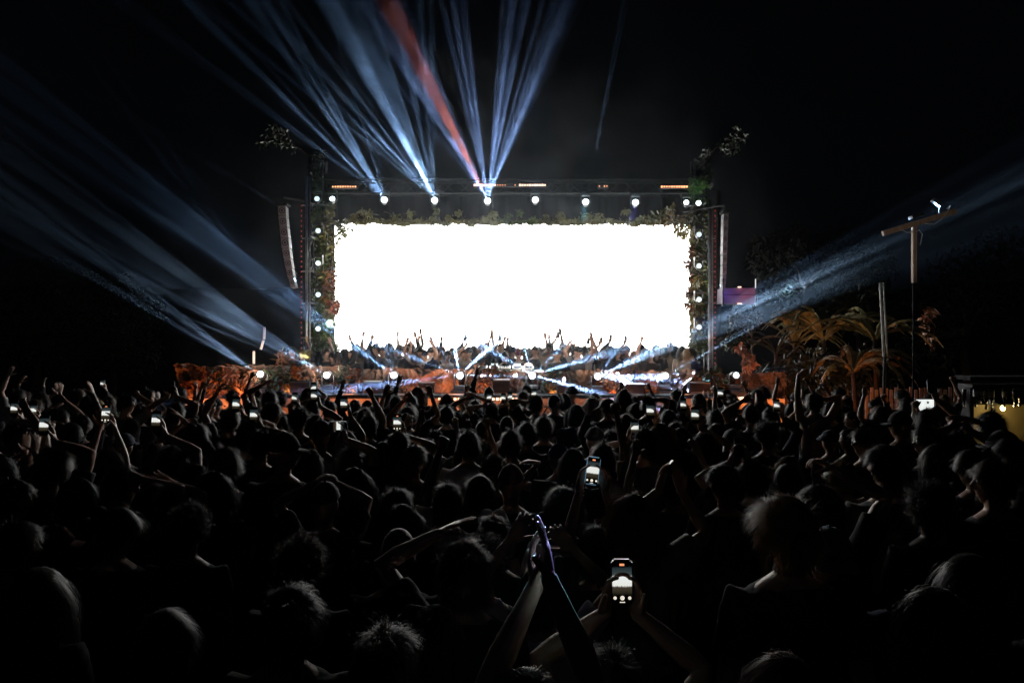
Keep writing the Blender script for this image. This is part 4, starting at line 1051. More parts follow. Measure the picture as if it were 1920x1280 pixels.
KEYS = []     # things that must stay visible: (world point, radius)
def H2(px, py, d=None, hair='short', hc='black', sh='black', sleeve='short', yaw=0, pitch=0, tilt=0, arms=(), skin=1, label='', ph=(), vox=None, cap=None, glasses=False,
       scale=None, build=1., female=None, body=0, capcol='black', key=True, lean=0, z0=0, cat='person', group='people standing in the crowd'):
    """one person from measured pixels.  arms: (side, px, py, depth offset, hand kind[, palm][, fingers]) ; ph: (px, py, depth offset, label, opts)"""
    if female is None: female = hair in ('long', 'bun', 'bob', 'ponytail')
    base, s = place(px, py, d, 0, scale, z0); d = base.y; s = min(1.22, max(.86, s))
    def loc(P_): v = (P_-base)/s; return Matrix.Rotation(-R(-body), 3, 'Z') @ v
    A = []
    for a in arms:
        if a[1] is None: continue
        t = loc(P(a[1], a[2], d+a[3])); k = a[4]; palm = a[5] if len(a) > 5 else (0, 1, 0); fd = a[6] if len(a) > 6 else None
        A.append((a[0], t, (a[0]*1., -.3, -.5), k, palm, fd))
    for q in ph:
        c = loc(P(q[0], q[1], d+q[2]))
        for sd in q[4].get('hands', (1,)):
            t = c+Vector((sd*.055, .022, -.115)); A.append((sd, t, (sd*1., -.2, -.6), 'hold', (-sd*.8, -.6, 0), (-sd*.18, .0, 1)))
    p = make_pose(yaw, pitch, tilt, lean, A, build, female)
    vox = vox or max(.0055, min(.012, d*.0017)); me = body_mesh(p, vox)
    o = link('person', me, None, base, (0, 0, -R(body)), SK[skin]); o.scale = (s, s, s); tag(o, label, cat, group)
    dress(o, p, hair, hc, sleeve, sh, shirt_mesh(p, max(.012, vox*1.6), sleeve, int(px)), skin, cap, glasses, abs(yaw) > 50 or abs(body) > 90, int(px), capcol, d < 5.2)
    for side, sh_, el, wr, kind, n, fd in p.arms:
        if any(a[0] == side for a in A): KEYS.append((o.matrix_basis @ (wr+fd*.08), .12)); KEYS.append((o.matrix_basis @ el.lerp(wr, .5), .07))
    KEYS.append((o.matrix_basis @ p.headc, .10))
    # phones sit where the hands really are
    i = len(A)-sum(len(q[4].get('hands', (1,))) for q in ph)
    for q in ph:
        hs = q[4].get('hands', (1,)); pts = []
        for sd in hs:
            for a in p.arms:
                if a[0] == sd: pts.append(o.matrix_basis @ (a[3]+Vector((-sd*.055, -.022, .115))))
        c = sum(pts, Vector())/len(pts)
        if 'rot' in q[4]: phone(c, q[3], *q[4]['rot'], on=q[4].get('on', True), ui=q[4].get('ui', False), case=q[4].get('case'))
        else: phone(c, q[3], -8, (px-q[0])*.03, 0, on=q[4].get('on', True), ui=q[4].get('ui', False), case=q[4].get('case'))
        KEYS.append((c, .15))
    return o

UP = (0, 1, 0)
both = dict(hands=(-1, 1)); rt = dict(hands=(1,)); lf = dict(hands=(-1,))
# --- nearest rows
H2(1190, 922, 3.6, 'long', 'auburn', 'grey', ph=((1258, 878, .25, 'dark phone turned sideways above the person with long auburn hair', dict(hands=(-1, 1), rot=(-70, 90, 0), on=False)),), label='person with long auburn hair and light grey shirt filming sideways with both arms up')
H2(1482, 925, 2.9, 'tousled', 'blond', 'black', skin=0, label='person with tousled sandy hair catching the light, dark shirt, looking left', yaw=-25)
H2(1560, 992, 3.0, 'none', 'black', 'navy', cap='capback', capcol='blue', label='person in a pale blue cap and dark blue shirt', skin=1, yaw=10)
H2(1668, 830, 4.4, 'short', 'black', 'grey', 'long', skin=0, yaw=-35, build=1.05, label='tall person with short dark hair in a grey long sleeved top, face half turned left')
H2(1750, 905, 3.9, 'curly', 'black', 'black', skin=2, label='person with dark curly hair beside the tall person in grey', yaw=20)
H2(1768, 1098, 2.35, 'long', 'brown', 'black', glasses=True, label='person with straight brown hair low in the right corner, sunglasses on', yaw=-8)
H2(1830, 1035, 2.7, 'bob', 'black', 'black', label='person with a dark bob, just behind the straight brown haired head in the right corner')
H2(1480, 1222, 2.15, 'long', 'auburn', 'black', label='person whose red brown crown only just shows at the bottom edge')
H2(718, 1176, 2.2, 'short', 'brown', 'black', skin=0, yaw=38, pitch=-8, label='person with short brown hair at the bottom edge, cheek and neck faintly lit')
H2(812, 1134, 2.55, 'bob', 'brown', 'charcoal', label='person with wavy brown hair at the bottom, right of the short haired head')
H2(540, 1096, 2.6, 'tousled', 'black', 'black', label='person with messy dark hair in the dark lower left')
H2(300, 1140, 2.5, 'ponytail', 'black', 'black', label='person with a dark ponytail in the unlit lower left corner')
H2(60, 1060, 2.9, 'long', 'black', 'charcoal', label='person with long dark hair at the lower left edge')
H2(985, 1290, 1.85, 'long', 'black', 'black', female=False, arms=((1, 1030, 1085, .12, 'open', (-1, .1, 0), (-.12, .12, 1)), (-1, 1006, 1092, .2, 'relaxed', (1, 0, 0), (-.15, .2, 1))), skin=3, vox=.0042, scale=1.06, key=False, label='person at the bottom edge clapping with both slim hands held high')
H2(1012, 1058, 3.05, 'bun', 'black', 'lilac', arms=((-1, 958, 1010, .1, 'relaxed'), (1, 1075, 1030, .1, 'relaxed')), label='person in a pale lilac shirt directly behind the clapping hands')
H2(1150, 1216, 2.12, 'short', 'black', 'white', skin=1, ph=((1166, 1090, .22, 'largest phone with a bright picture of the stage, held by two hands', dict(hands=(-1, 1), ui=True, rot=(-6, 0, 0))),), vox=.0046, label='person in a white shirt holding the largest phone at chest height of the crowd')
H2(870, 1010, 2.95, 'tousled', 'brown', 'black', arms=((-1, 822, 1000, .2, 'open', (1, .2, 0)),), skin=3, vox=.005, label='person with brown hair stretching one long bare arm up to the left')
H2(1118, 985, 3.6, 'ponytail', 'black', 'charcoal', ph=((1110, 852, .15, 'phone in a pale blue case showing a glowing band, tilted right', dict(hands=(-1, 1), rot=(-8, 8, 0), case='case_b', ui=True)),), vox=.005, label='person holding the blue cased phone high with both arms')
H2(1132, 828, 5.8, 'short', 'brown', 'beige', arms=((1, 1152, 745, .1, 'fist', (0, -1, 0)),), label='person in a beige shirt punching one fist straight up')
H2(900, 888, 4.7, 'short', 'black', 'black', glasses=True, label='person with a round dark crop and glints of blue glasses', yaw=-15)
H2(958, 872, 4.9, 'none', 'black', 'black', cap='cap', capcol='maroon', label='person in a dark red cap')
H2(925, 965, 3.7, 'short', 'brown', 'black', label='person with white framed sunglasses pushed up on brown hair', cap=None)
H2(905, 1008, 3.3, 'curly', 'black', 'black', label='person with dark curls directly below the head with white sunglasses')
H2(1075, 838, 5.6, 'bob', 'black', 'black', arms=((-1, 1010, 868, .1, 'relaxed', (0, 0, -1), (-1, .1, .2)), ), label='person with dark bob reaching a hand out left', skin=3)
H2(742, 915, 4.3, 'short', 'black', 'black', glasses=True, yaw=30, label='person in dark glasses looking right, dark hair with a rim of light')
H2(752, 942, 3.9, 'long', 'black', 'black', label='person with straight shiny dark hair below the one in glasses')
H2(745, 988, 3.4, 'buzz', 'black', 'charcoal', skin=2, label='person with closely cropped hair, neck just visible')
H2(560, 1010, 3.2, 'curly', 'brown', 'black', label='person with a wide brown curly head left of the long bare arm')
H2(608, 905, 4.4, 'none', 'black', 'charcoal', cap='cap', capcol='charcoal', arms=((-1, 590, 905, .25, 'claw', (1, .4, 0)), (1, 628, 905, .3, 'claw', (-1, .4, 0))), skin=3, label='person holding spread fingers over a capped head')
H2(662, 873, 4.9, 'long', 'black', 'black', label='person with smooth long dark hair outlined by a thin rim of light')
H2(716, 826, 5.8, 'long', 'black', 'charcoal', label='person with long straight hair like a hood, left of the bright phone holder')
H2(775, 833, 5.7, 'short', 'grey', 'grey', yaw=25, label='person with thin grey hair, ear and glasses showing at the right')
H2(530, 812, 5.2, 'none', 'black', 'black', skin=1, yaw=75, cap='cap', label='person in a black cap seen in profile facing right')
H2(508, 752, 8., 'short', 'black', 'charcoal', skin=1, yaw=70, label='bearded person in profile facing right, below the leftmost floor lamps')
H2(600, 788, 6.6, 'none', 'black', 'charcoal', cap='bucket', capcol='charcoal', label='person in a dark brimmed hat left of centre')
H2(560, 765, 8., 'curly', 'black', 'black', label='person with an afro between the bearded profile and the brimmed hat')
H2(878, 805, 6.2, 'short', 'black', 'white', label='person with short neat hair and a white collar, centre of the crowd')
H2(958, 803, 6.6, 'short', 'black', 'black', label='person with neat dark hair just left of the pale phone')
H2(1020, 778, 7.6, 'short', 'brown', 'black', label='person with brown hair right of the pale phone')
H2(950, 778, 8.2, 'buzz', 'black', 'charcoal', label='person with shaved dark head in front of the music table')
H2(838, 905, 4.6, 'short', 'black', 'white', arms=((-1, 836, 800, .1, 'fist', (0, -1, 0)),), label='person in a white shirt with a bent arm and fist raised left of centre', skin=2)
H2(1240, 790, 6.2, 'long', 'blond', 'black', ph=((1219, 770, .2, 'phone held upright with a bright picture, second of two close phones', rt),), label='fair haired person with a phone below the brightest beams')
H2(1210, 800, 6.1, 'short', 'black', 'grey', ph=((1190, 802, .15, 'phone in a white case right of the raised fist', dict(hands=(-1,), case='case_w')),), label='person holding the white cased phone')
H2(1325, 808, 6.0, 'long', 'black', 'black', ph=((1303, 778, .2, 'slim upright phone under the bright beams at the right', rt),), label='person with long dark hair holding the slim phone at the right')
H2(1278, 800, 6.4, 'bob', 'brown', 'black', label='person with a brown bob between two phone holders')
H2(1412, 860, 5.0, 'short', 'black', 'black', ph=((1386, 838, .2, 'unlit phone raised at the right, back of it dark', dict(hands=(-1, 1), on=False)),), skin=3, label='person with pale wrists holding up an unlit phone')
H2(1362, 868, 4.6, 'short', 'black', 'charcoal', yaw=-45, label='person facing half left, temple lit, left of the unlit phone')
H2(1480, 866, 4.7, 'buzz', 'black', 'black', label='person with round shaved head right of the unlit phone')
H2(1545, 905, 3.75, 'short', 'black', 'black', yaw=-30, arms=((1, 1565, 880, .1, 'grip', (-1, .2, 0)),), skin=0, vox=.0055, label='person with one strong pale forearm raised beside the tall person in grey')
H2(1440, 790, 6.8, 'curly', 'black', 'black', build=1.1, label='large person with dark curls in front of the shirtless dancer')
H2(1410, 757, 8.2, 'buzz', 'black', 'charcoal', arms=((-1, 1392, 752, .0, 'horns', (0, 1, 0)),), label='person making a horned hand sign beside a shaved head')
H2(1528, 745, 8.6, 'short', 'black', 'beige', 'none', arms=((-1, 1497, 688, -.1, 'relaxed', (1, 0, 0), (.6, 0, .6)), (1, 1535, 752, .05, 'relaxed')), skin=1, scale=1.0, build=1.1, label='shirtless looking dancer above the crowd with an arm curved overhead', z0=.25)
H2(1345, 792, 7.2, 'ponytail', 'brown', 'black', label='person with a ponytail just right of the slim phone')
H2(1375, 805, 6.5, 'none', 'black', 'grey', cap='cap', capcol='grey', label='person in a grey cap under the hazy beams')
H2(1595, 800, 7., 'buzz', 'black', 'black', skin=2, yaw=-50, label='person with shaved head and warm lit ear at the right')
H2(1625, 800, 6.2, 'short', 'brown', 'black', yaw=-80, glasses=True, skin=0, label='person in glasses in profile facing left at the right')
H2(1745, 795, 5.7, 'short', 'black', 'black', yaw=-75, skin=0, glasses=True, label='person facing left in front of the small white display')
H2(1690, 772, 7.2, 'none', 'black', 'black', cap='cap', yaw=-70, label='person in a black cap facing left between the fence and the white display')
H2(1800, 805, 5.6, 'short', 'black', 'black', arms=((-1, 1790, 800, .2, 'fist', (1, 0, 0)), (1, 1806, 802, .2, 'fist', (-1, 0, 0))), skin=1, label='person with both hands clasped high before the bar')
H2(1862, 768, 6.3, 'short', 'black', 'black', arms=((-1, 1838, 790, .1, 'point', (0, 1, 0)),), skin=1, label='person pointing up in front of the bar lamp')
H2(1885, 808, 5.6, 'none', 'black', 'black', cap='cap', yaw=-60, skin=1, label='person in a cap facing left under the bar lamp')
H2(1905, 818, 4.8, 'short', 'black', 'charcoal', yaw=-60, skin=0, glasses=True, label='person in sunglasses at the right edge facing left')
H2(1868, 858, 4.2, 'short', 'brown', 'charcoal', yaw=-70, skin=0, label='person in profile facing left, cheek lit, near the right edge')
H2(1830, 838, 4.9, 'bun', 'black', 'black', yaw=-80, skin=0, label='person with hair bun and lit cheek near the right edge')
H2(1760, 830, 5.4, 'bob', 'brown', 'black', label='person with brown bob below the white display')
H2(1740, 775, 7.4, 'short', 'black', 'black', ph=((1745, 724, .1, 'phone raised on one straight arm above the white display', dict(hands=(1,), on=False)),), label='person with one straight arm up above the white display', scale=1.1)
H2(1660, 760, 8.6, 'long', 'brown', 'black', arms=((-1, 1620, 742, 0, 'open', (0, 1, 0)),), skin=0, yaw=-60, label='person reaching an open hand up beside the orange lit leaves')
H2(1600, 768, 8.8, 'buzz', 'black', 'charcoal', skin=1, yaw=-70, arms=((-1, 1578, 752, 0, 'relaxed', (1, 0, 0)),), label='bald looking person touching their head near the orange leaves')
# --- left part
H2(745, 808, 5.9, 'short', 'black', 'black', ph=((745, 792, .2, 'upright phone with a sharp bright picture left of centre', dict(hands=(1,), ui=True)),), label='person holding the sharp bright phone left of centre')
H2(590, 775, 7.6, 'short', 'black', 'black', ph=((589, 742, .15, 'lower of two stacked bright phones', rt),), label='person holding the lower of the two stacked phones')
H2(584, 757, 9.0, 'short', 'brown', 'black', ph=((588, 727, .1, 'upper of two stacked bright phones', lf),), label='person holding the upper of the two stacked phones', scale=1.06)
H2(462, 790, 6.4, 'short', 'black', 'black', ph=((443, 758, .1, 'bright phone held by a bare bent arm at the left', rt),), skin=0, label='person with a bare bent arm holding a bright phone at the left')
H2(488, 808, 6.2, 'curly', 'black', 'black', ph=((476, 778, .1, 'dim phone next to the bare bent arm', rt),), label='person with curls holding a dim phone')
H2(648, 805, 6.8, 'bun', 'black', 'black', ph=((645, 757, .1, 'small bright phone with a dark surround near the floor lamp', rt),), label='person with a hair bun holding a small phone')
H2(655, 838, 5.6, 'tousled', 'brown', 'black', ph=((634, 798, .1, 'wide dim phone held sideways left of centre', dict(hands=(1,), rot=(-8, 90, 0))),), label='person with tousled hair holding a phone sideways')
H2(200, 838, 5.4, 'long', 'brown', 'black', ph=((198, 770, .2, 'bright white phone between two long bent arms', dict(hands=(-1, 1), ui=True)),), skin=0, label='person framing the bright white phone with two long bent arms')
H2(318, 832, 5.2, 'short', 'black', 'black', ph=((293, 788, .15, 'phone with a low bright band at the left', rt),), skin=3, label='person with a thin arm and wristband holding a phone at the left')
H2(48, 805, 6.0, 'none', 'black', 'charcoal', cap='cap', capcol='grey', arms=((1, 52, 770, .1, 'relaxed', (0, 1, 0)),), skin=0, yaw=20, label='person in a grey cap with an orange lit arm at the left edge')
H2(92, 838, 4.9, 'tousled', 'brown', 'black', ph=((83, 797, .1, 'dim phone above messy hair near the left edge', rt),), skin=0, label='person with messy brown hair and a heavy raised arm at the left edge')
H2(64, 790, 7.2, 'short', 'black', 'black', ph=((63, 769, .1, 'small phone near the left edge', rt),), label='person holding the small phone near the left edge')
H2(28, 785, 6.6, 'short', 'brown', 'black', ph=((27, 766, .1, 'phone with a warm picture at the very left', rt),), yaw=30, skin=0, label='person holding the warm phone at the very left')
H2(235, 738, 9.4, 'short', 'black', 'grey', yaw=75, skin=1, glasses=True, arms=((1, 262, 742, 0, 'fist', (0, 1, 0)),), label='person in sunglasses in profile facing right above the left crowd')
H2(150, 775, 7.6, 'short', 'brown', 'black', arms=((1, 175, 740, 0, 'open', (-1, 0, 0)),), skin=0, label='person waving one open hand, arm slanting right')
H2(108, 765, 8.0, 'short', 'black', 'charcoal', yaw=40, skin=0, arms=((1, 122, 752, 0, 'relaxed', (0, 1, 0)),), label='person lit orange on one arm beside the waving one')
H2(130, 790, 7.0, 'bob', 'black', 'black', yaw=70, skin=1, label='person with dark bob facing right at the left')
H2(328, 752, 8.6, 'short', 'black', 'black', ph=((322, 726, .05, 'tiny unlit phone held high in two arms at the left', dict(hands=(-1, 1), on=False)),), skin=0, label='person with both arms up in front of the orange glow')
H2(372, 752, 9.2, 'tousled', 'brown', 'beige', arms=((-1, 352, 762, -.1, 'open', (0, 1, 0)),), skin=0, label='person in a beige top by the orange glow, arm out')
H2(365, 790, 6.6, 'bun', 'black', 'black', arms=((-1, 338, 800, .2, 'relaxed', (1, 0, 0)), (1, 330, 770, .2, 'open', (-1, 0, 0))), skin=0, label='person with a hair bun and bare arm slanting left')
H2(222, 872, 4.6, 'short', 'black', 'black', yaw=65, skin=1, glasses=True, label='person in glasses facing right in the left middle')
H2(20, 895, 4.3, 'short', 'brown', 'black', yaw=80, skin=0, label='person in profile facing right at the left edge')
H2(25, 975, 3.5, 'short', 'black', 'black', yaw=70, skin=1, label='darker profile facing right at the left edge, below the other')
H2(140, 893, 4.6, 'bob', 'black', 'black', yaw=60, glasses=True, skin=1, label='person with a dark bob and glasses facing right, left middle')
H2(215, 948, 3.7, 'bun', 'black', 'black', yaw=80, skin=3, label='person with tied hair, profile facing right in the dark left part')
H2(350, 950, 3.9, 'curly', 'black', 'black', glasses=True, label='person with curls and a speck of yellow light')
H2(285, 905, 4.3, 'short', 'black', 'black', arms=((1, 268, 900, .15, 'relaxed', (0, 1, 0)),), skin=0, label='person with a thin pale arm raised straight, blue wristband')
H2(325, 912, 4.4, 'ponytail', 'brown', 'black', arms=((1, 322, 905, .1, 'open', (0, 1, 0)),), skin=3, label='person with a ponytail and one raised dim hand')
H2(418, 836, 5.2, 'tousled', 'brown', 'charcoal', label='person with thick brown hair below the bare bent arm')
H2(395, 880, 4.6, 'long', 'black', 'black', yaw=20, label='person with long black hair in the left middle, shoulder faintly lit')
H2(430, 765, 7.9, 'short', 'black', 'black', arms=((-1, 408, 735, 0, 'grip', (1, 0, 0)),), label='person with a dark arm up against the orange left stage end')
H2(503, 745, 9.6, 'short', 'black', 'black', arms=((-1, 492, 722, 0, 'relaxed', (1, 0, 0)),), label='person reaching toward the leftmost floor lamp', scale=1.1)
H2(690, 775, 7.8, 'short', 'brown', 'black', arms=((1, 697, 742, 0, 'fist', (0, -1, 0)),), label='person with a fist up below the third floor lamp')
H2(760, 772, 8.2, 'buzz', 'black', 'charcoal', arms=((-1, 760, 748, 0, 'fist', (0, -1, 0)),), label='person with shaved head and fist raised left of the centre lamp')
H2(1005, 752, 9.6, 'short', 'black', 'black', ph=((1001, 738, .0, 'bright phone straight below the floor lamp right of the music table', lf),), label='person at the barrier with the phone below the music table lamp', scale=1.07)
H2(922, 752, 9.8, 'short', 'black', 'black', ph=((917, 745, .0, 'leftmost of three small phones at the barrier', lf),), label='person with the leftmost of three small phones')
H2(942, 753, 10.2, 'bob', 'black', 'black', ph=((944, 746, .0, 'middle one of three small phones at the barrier', rt),), label='person with the middle one of three small phones')
H2(966, 752, 10, 'short', 'brown', 'black', ph=((956, 744, .0, 'rightmost of three small phones at the barrier', lf),), label='person with the rightmost of three small phones')
H2(988, 790, 7.2, 'short', 'black', 'black', ph=((985, 803, .15, 'pale phone with a plain bright picture in the centre crowd', lf),), label='person half hiding the pale phone')
H2(1216, 752, 9.8, 'short', 'black', 'black', arms=((1, 1216, 748, 0, 'open', (0, -1, 0)),), label='person with an open dark hand up before the brightest beams', scale=1.05)
H2(1040, 738, 10.4, 'buzz', 'black', 'charcoal', yaw=60, label='person with a round head rimmed in orange at the barrier')
H2(1140, 745, 9.6, 'short', 'black', 'black', glasses=True, yaw=-60, label='person in glasses facing left near the barrier truss')
H2(890, 748, 10.2, 'short', 'black', 'black', arms=((-1, 876, 745, 0, 'claw', (1, 0, 0)), (1, 893, 742, 0, 'claw', (-1, 0, 0))), label='person with two clawed hands up left of the music table')

# white sunglasses pushed up on the head
sg = bpy.data.objects.new('sunglasses', GLASSES); 
for o in list(C.objects):
    if o.get('label', '').startswith('person with white framed'):
        g_ = link('sunglasses', GLASSES, o, (0, .045, 1.715), (R(50), 0, R(180)), SH['white'])
bpy.data.objects.remove(sg)

# ------------------------------------------------------------------ poses shared by the rest
def gp(*arms, **k): return make_pose(arms=arms, **k)
U = (1, -.2, -.5); UL = (-1, -.2, -.5)
GEN = [gp(), gp(headyaw=25, lean=3), gp(headyaw=-30), gp(headpitch=8, tilt=6), gp(female=True), gp(headyaw=20, female=True),
       gp(headyaw=70), gp(headyaw=-70, female=True),
       gp((1, (.26, .12, 1.93), U, 'fist', (0, -1, 0), None)), gp((-1, (-.24, .10, 1.95), UL, 'open', (0, 1, 0), None), headyaw=10),
       gp((1, (.3, .15, 1.88), U, 'relaxed', (0, 1, 0), None), (-1, (-.28, .12, 1.9), UL, 'relaxed', (0, 1, 0), None)),
       gp((1, (.05, .30, 1.72), U, 'open', (-1, 0, 0), (0, .1, 1)), (-1, (-.05, .30, 1.72), UL, 'open', (1, 0, 0), (0, .1, 1)), female=True),
       gp((1, (.16, .24, 1.83), U, 'hold', (-.8, -.6, 0), (-.18, 0, 1))),
       gp((-1, (-.2, .1, 1.93), UL, 'point', (0, 1, 0), None), female=True),
       gp((1, (.22, .28, 1.2), (1, -1, -.5), 'relaxed', (0, 0, -1), (0, 1, .2)), (-1, (-.18, .32, 1.15), (-1, -1, -.5), 'relaxed', (0, 0, -1), (0, 1, .2)), headpitch=-15, lean=6)]
GENM = [(p, body_mesh(p, .0095), {'short': shirt_mesh(p, .016, 'short', i), 'none' if p.female else 'long': shirt_mesh(p, .016, 'none' if p.female else 'long', i+50)}) for i, p in enumerate(GEN)]
GW = ['', '', '', '', '', '', '', '', 'raised fist', 'raised open hand', 'both arms up', 'clapping hands', 'phone arm up', 'finger pointing up', 'hands low']
rc = random.Random(77)
STYLES = [('short', 30), ('tousled', 15), ('buzz', 3), ('curly', 11), ('long', 12), ('bun', 6), ('bob', 8), ('ponytail', 7), ('cap', 8), ('bucket', 3)]
def pick(): return rc.choices([s for s, w in STYLES], [w for s, w in STYLES])[0]
SDESC = dict(short='short %s hair', tousled='tousled %s hair', buzz='cropped %s hair', curly='curly %s hair', long='long %s hair', bun='%s hair in a bun', bob='a %s bob', ponytail='a %s ponytail', cap='a %s cap', bucket='a %s brimmed hat')
def generic(base, s, gi, st, body=0., eyes=False, shc=None, group=None):
    p, bme, shs = GENM[gi]
    sl = rc.choice(list(shs)); shc = shc or rc.choices(['black', 'charcoal', 'grey', 'white', 'navy', 'beige', 'maroon', 'olive'], [34, 18, 9, 5, 10, 5, 4, 6])[0]
    hc = rc.choices(['black', 'brown', 'auburn', 'blond'], [50, 30, 9, 8])[0]; cc = rc.choice(['black', 'charcoal', 'grey', 'navy', 'maroon'])
    o = link('person', bme, None, base, (0, 0, R(body)), SK[rc.choices([0, 1, 2, 3], [4, 4, 2, 2])[0]]); o.scale = (s, s, s)
    dress(o, p, st, hc, sl, shc, shs[sl], 0, 'bucket' if st == 'bucket' else ('cap' if st == 'cap' else None), rc.random() < .08, eyes, rc.randrange(2), cc, base[1] < 5.2)
    tag(o, None, 'person', group)
    o['d_'] = '%s and a %s top%s' % (SDESC[st] % (hc if st not in ('cap', 'bucket') else cc), shc, (', '+GW[gi]) if GW[gi] else '')
    return o, p

# crowd filler: even scatter over the ground between camera and barrier
taken = [(o.location.x, o.location.y) for o in C.objects if o.name.startswith('person') and o.parent is None]
def hides(x, y, s):
    for k, r in KEYS:
        if k.y <= y+.05: continue
        # where the line camera -> key passes at depth y
        t = y/k.y; qx = k.x*t; qz = CZ+(k.z-CZ)*t
        if abs(qx-x) < .22*s+r*t and qz < 1.52*s+r*t*.5: return True
        if (qx-x)**2+(qz-1.66*s)**2 < (.14*s+r*t)**2: return True
    return False
FILL = []
tries = 0
while tries < 14000 and len(FILL) < 140:
    tries += 1
    y = 2.2+9.9*rc.random()**.62; x = (rc.random()*2-1)*y*.77
    if y < 4 and rc.random() < .3: continue
    mind = .46 if y > 5 else .5
    if any((x-a)**2+(y-b)**2 < mind**2 for a, b in taken): continue
    s = rc.uniform(.92, 1.05)
    if hides(x, y, s) or (y > 5.2 and x*F/y > 815) : continue
    taken.append((x, y)); FILL.append((x, y, s))
for x, y, s in FILL:
    gi = rc.choices(range(15), [7, 6, 6, 5, 6, 5, 3, 3, 4 if y > 4 else 0, 4 if y > 4 else 0, 3 if y > 5 else 0, 2.4 if y > 4 else 0, 3 if y > 5 else 0, 2.4 if y > 5 else 0, 2])[0]
    st = pick()
    if GEN[gi].female and st in ('buzz', 'bucket'): st = 'long'
    o, p = generic((x, y, 0), s, gi, st, rc.uniform(-14, 14)-math.degrees(math.atan2(-x*.25, 12-y+6)), group='people standing in the crowd')
    o['pos_'] = (960+x*F/y, y)
    if gi == 12:
        a = [q for q in p.arms if q[0] == 1][0]; bpy.context.view_layer.update()
        c = o.matrix_world @ (a[3]+Vector((-.055, -.022, .115))); ph_ = phone(c, 'x', -8, rc.uniform(-6, 6), 0); ph_['pos_'] = (960+c.x*F/c.y, c.y)

# ------------------------------------------------------------------ people on the stage
SG = 'people standing on the stage'
rc.seed(21)
def stage_person(px, pytop, d, gi, st, body, shc=None, lab=None, ph=False):
    z0 = .62; zt = CZ-(pytop-HY)*d/F; s = (zt-z0)/1.775; z = z0
    if s > 1.06: z = zt-1.775*1.04; s = 1.04
    if s < .9: s = .92; z = zt-1.775*.92
    b = P(px, 0, d); o, p = generic((b.x, d, z), s, gi, st, body, abs(body) > 90, shc, SG)
    if ph:
        a = [q for q in p.arms if q[0] == 1][0]; bpy.context.view_layer.update()
        c = o.matrix_world @ (a[3]+Vector((-.055, -.022, .115))); q = phone(c, 'x', 8, 0, 180+rc.uniform(-20, 20), on=False); q['pos_'] = (960+c.x*F/c.y, c.y); q['group'] = 'phones held up on the stage'
    o['pos_'] = (px, d)
    if lab: o['label'] = lab
    return o
stage_person(946, 658, 15.65, 14, 'short', 178, 'black', 'disc jockey in black bending over the music table')
stage_person(972, 655, 15.7, 0, 'cap', 185, 'black', 'person in a black top and necklace right beside the disc jockey')
xs = []
x = 548
while x < 1300:
    xs.append(x); x += rc.uniform(7, 14)
raised = {790: 10, 806: 8, 712: 8, 724: 13, 878: 12, 893: 12, 905: 9, 945: 12, 968: 8, 1008: 9, 1035: 9, 1062: 11, 1095: 9, 1112: 12, 1137: 12, 1168: 12, 652: 9, 560: 9, 1210: 8, 1085: 10, 768: 9, 850: 8, 600: 9}
for i, x in enumerate(xs):
    if abs(x-946) < 14 or abs(x-972) < 12: 
        d = 16.9
    else: d = rc.choice([15.7, 16.3, 16.9, 17.4]) if 640 < x < 1280 else rc.choice([15.4, 15.7])
    r = [g for k, g in raised.items() if abs(k-x) < 7]
    gi = r[0] if r else rc.choice([0, 1, 2, 3, 4, 5, 6, 7, 14, 0, 4, 12 if rc.random() < .2 else 1])
    st = pick(); st = 'long' if (GEN[gi].female and st in ('buzz', 'bucket')) else st
    stage_person(x, (646 if d > 16 else 654)+rc.uniform(-6, 6), d, gi, st, 180+rc.uniform(-45, 45), rc.choices(['black', 'charcoal', 'grey', 'white', 'navy', 'beige'], [6, 4, 2, 1, 2, 2])[0], ph=(gi == 12))

# labels for the people placed in loops: looks first, then the landmark nearest to them, unique
LM = [(60, 'left edge'), (200, 'below left trees'), (330, 'left of stage'), (420, 'by left orange glow'), (487, 'under leftmost floor lamp'), (550, 'past leftmost floor lamp'), (612, 'under left tower'), (675, 'past second floor lamp'),
      (738, 'under third floor lamp'), (800, 'past third floor lamp'), (862, 'under fourth floor lamp'), (930, 'under music table'), (998, 'under fifth floor lamp'), (1060, 'past fifth floor lamp'),
      (1121, 'under brightest floor lamp'), (1185, 'past brightest floor lamp'), (1248, 'under seventh floor lamp'), (1313, 'under right tower'), (1381, 'under eighth floor lamp'), (1460, 'by small palm'), (1550, 'before banana plants'),
      (1650, 'under leaning pole'), (1730, 'under timber cross'), (1800, 'left of bar'), (1880, 'before the bar')]
ROW = [(2.8, 'nearest row'), (3.4, 'second row'), (4.1, 'third row'), (4.9, 'fourth row'), (5.7, 'fifth row'), (6.5, 'sixth row'), (7.3, 'seventh row'), (8.2, 'eighth row'), (9.1, 'ninth row'), (10.2, 'tenth row'), (13, 'barrier row')]
SEEN = set()
todo = [o for o in C.objects if 'pos_' in o.keys()]
ORD = ['', ', next right', ', third right', ', fourth right', ', fifth right', ', sixth right', ', seventh right']
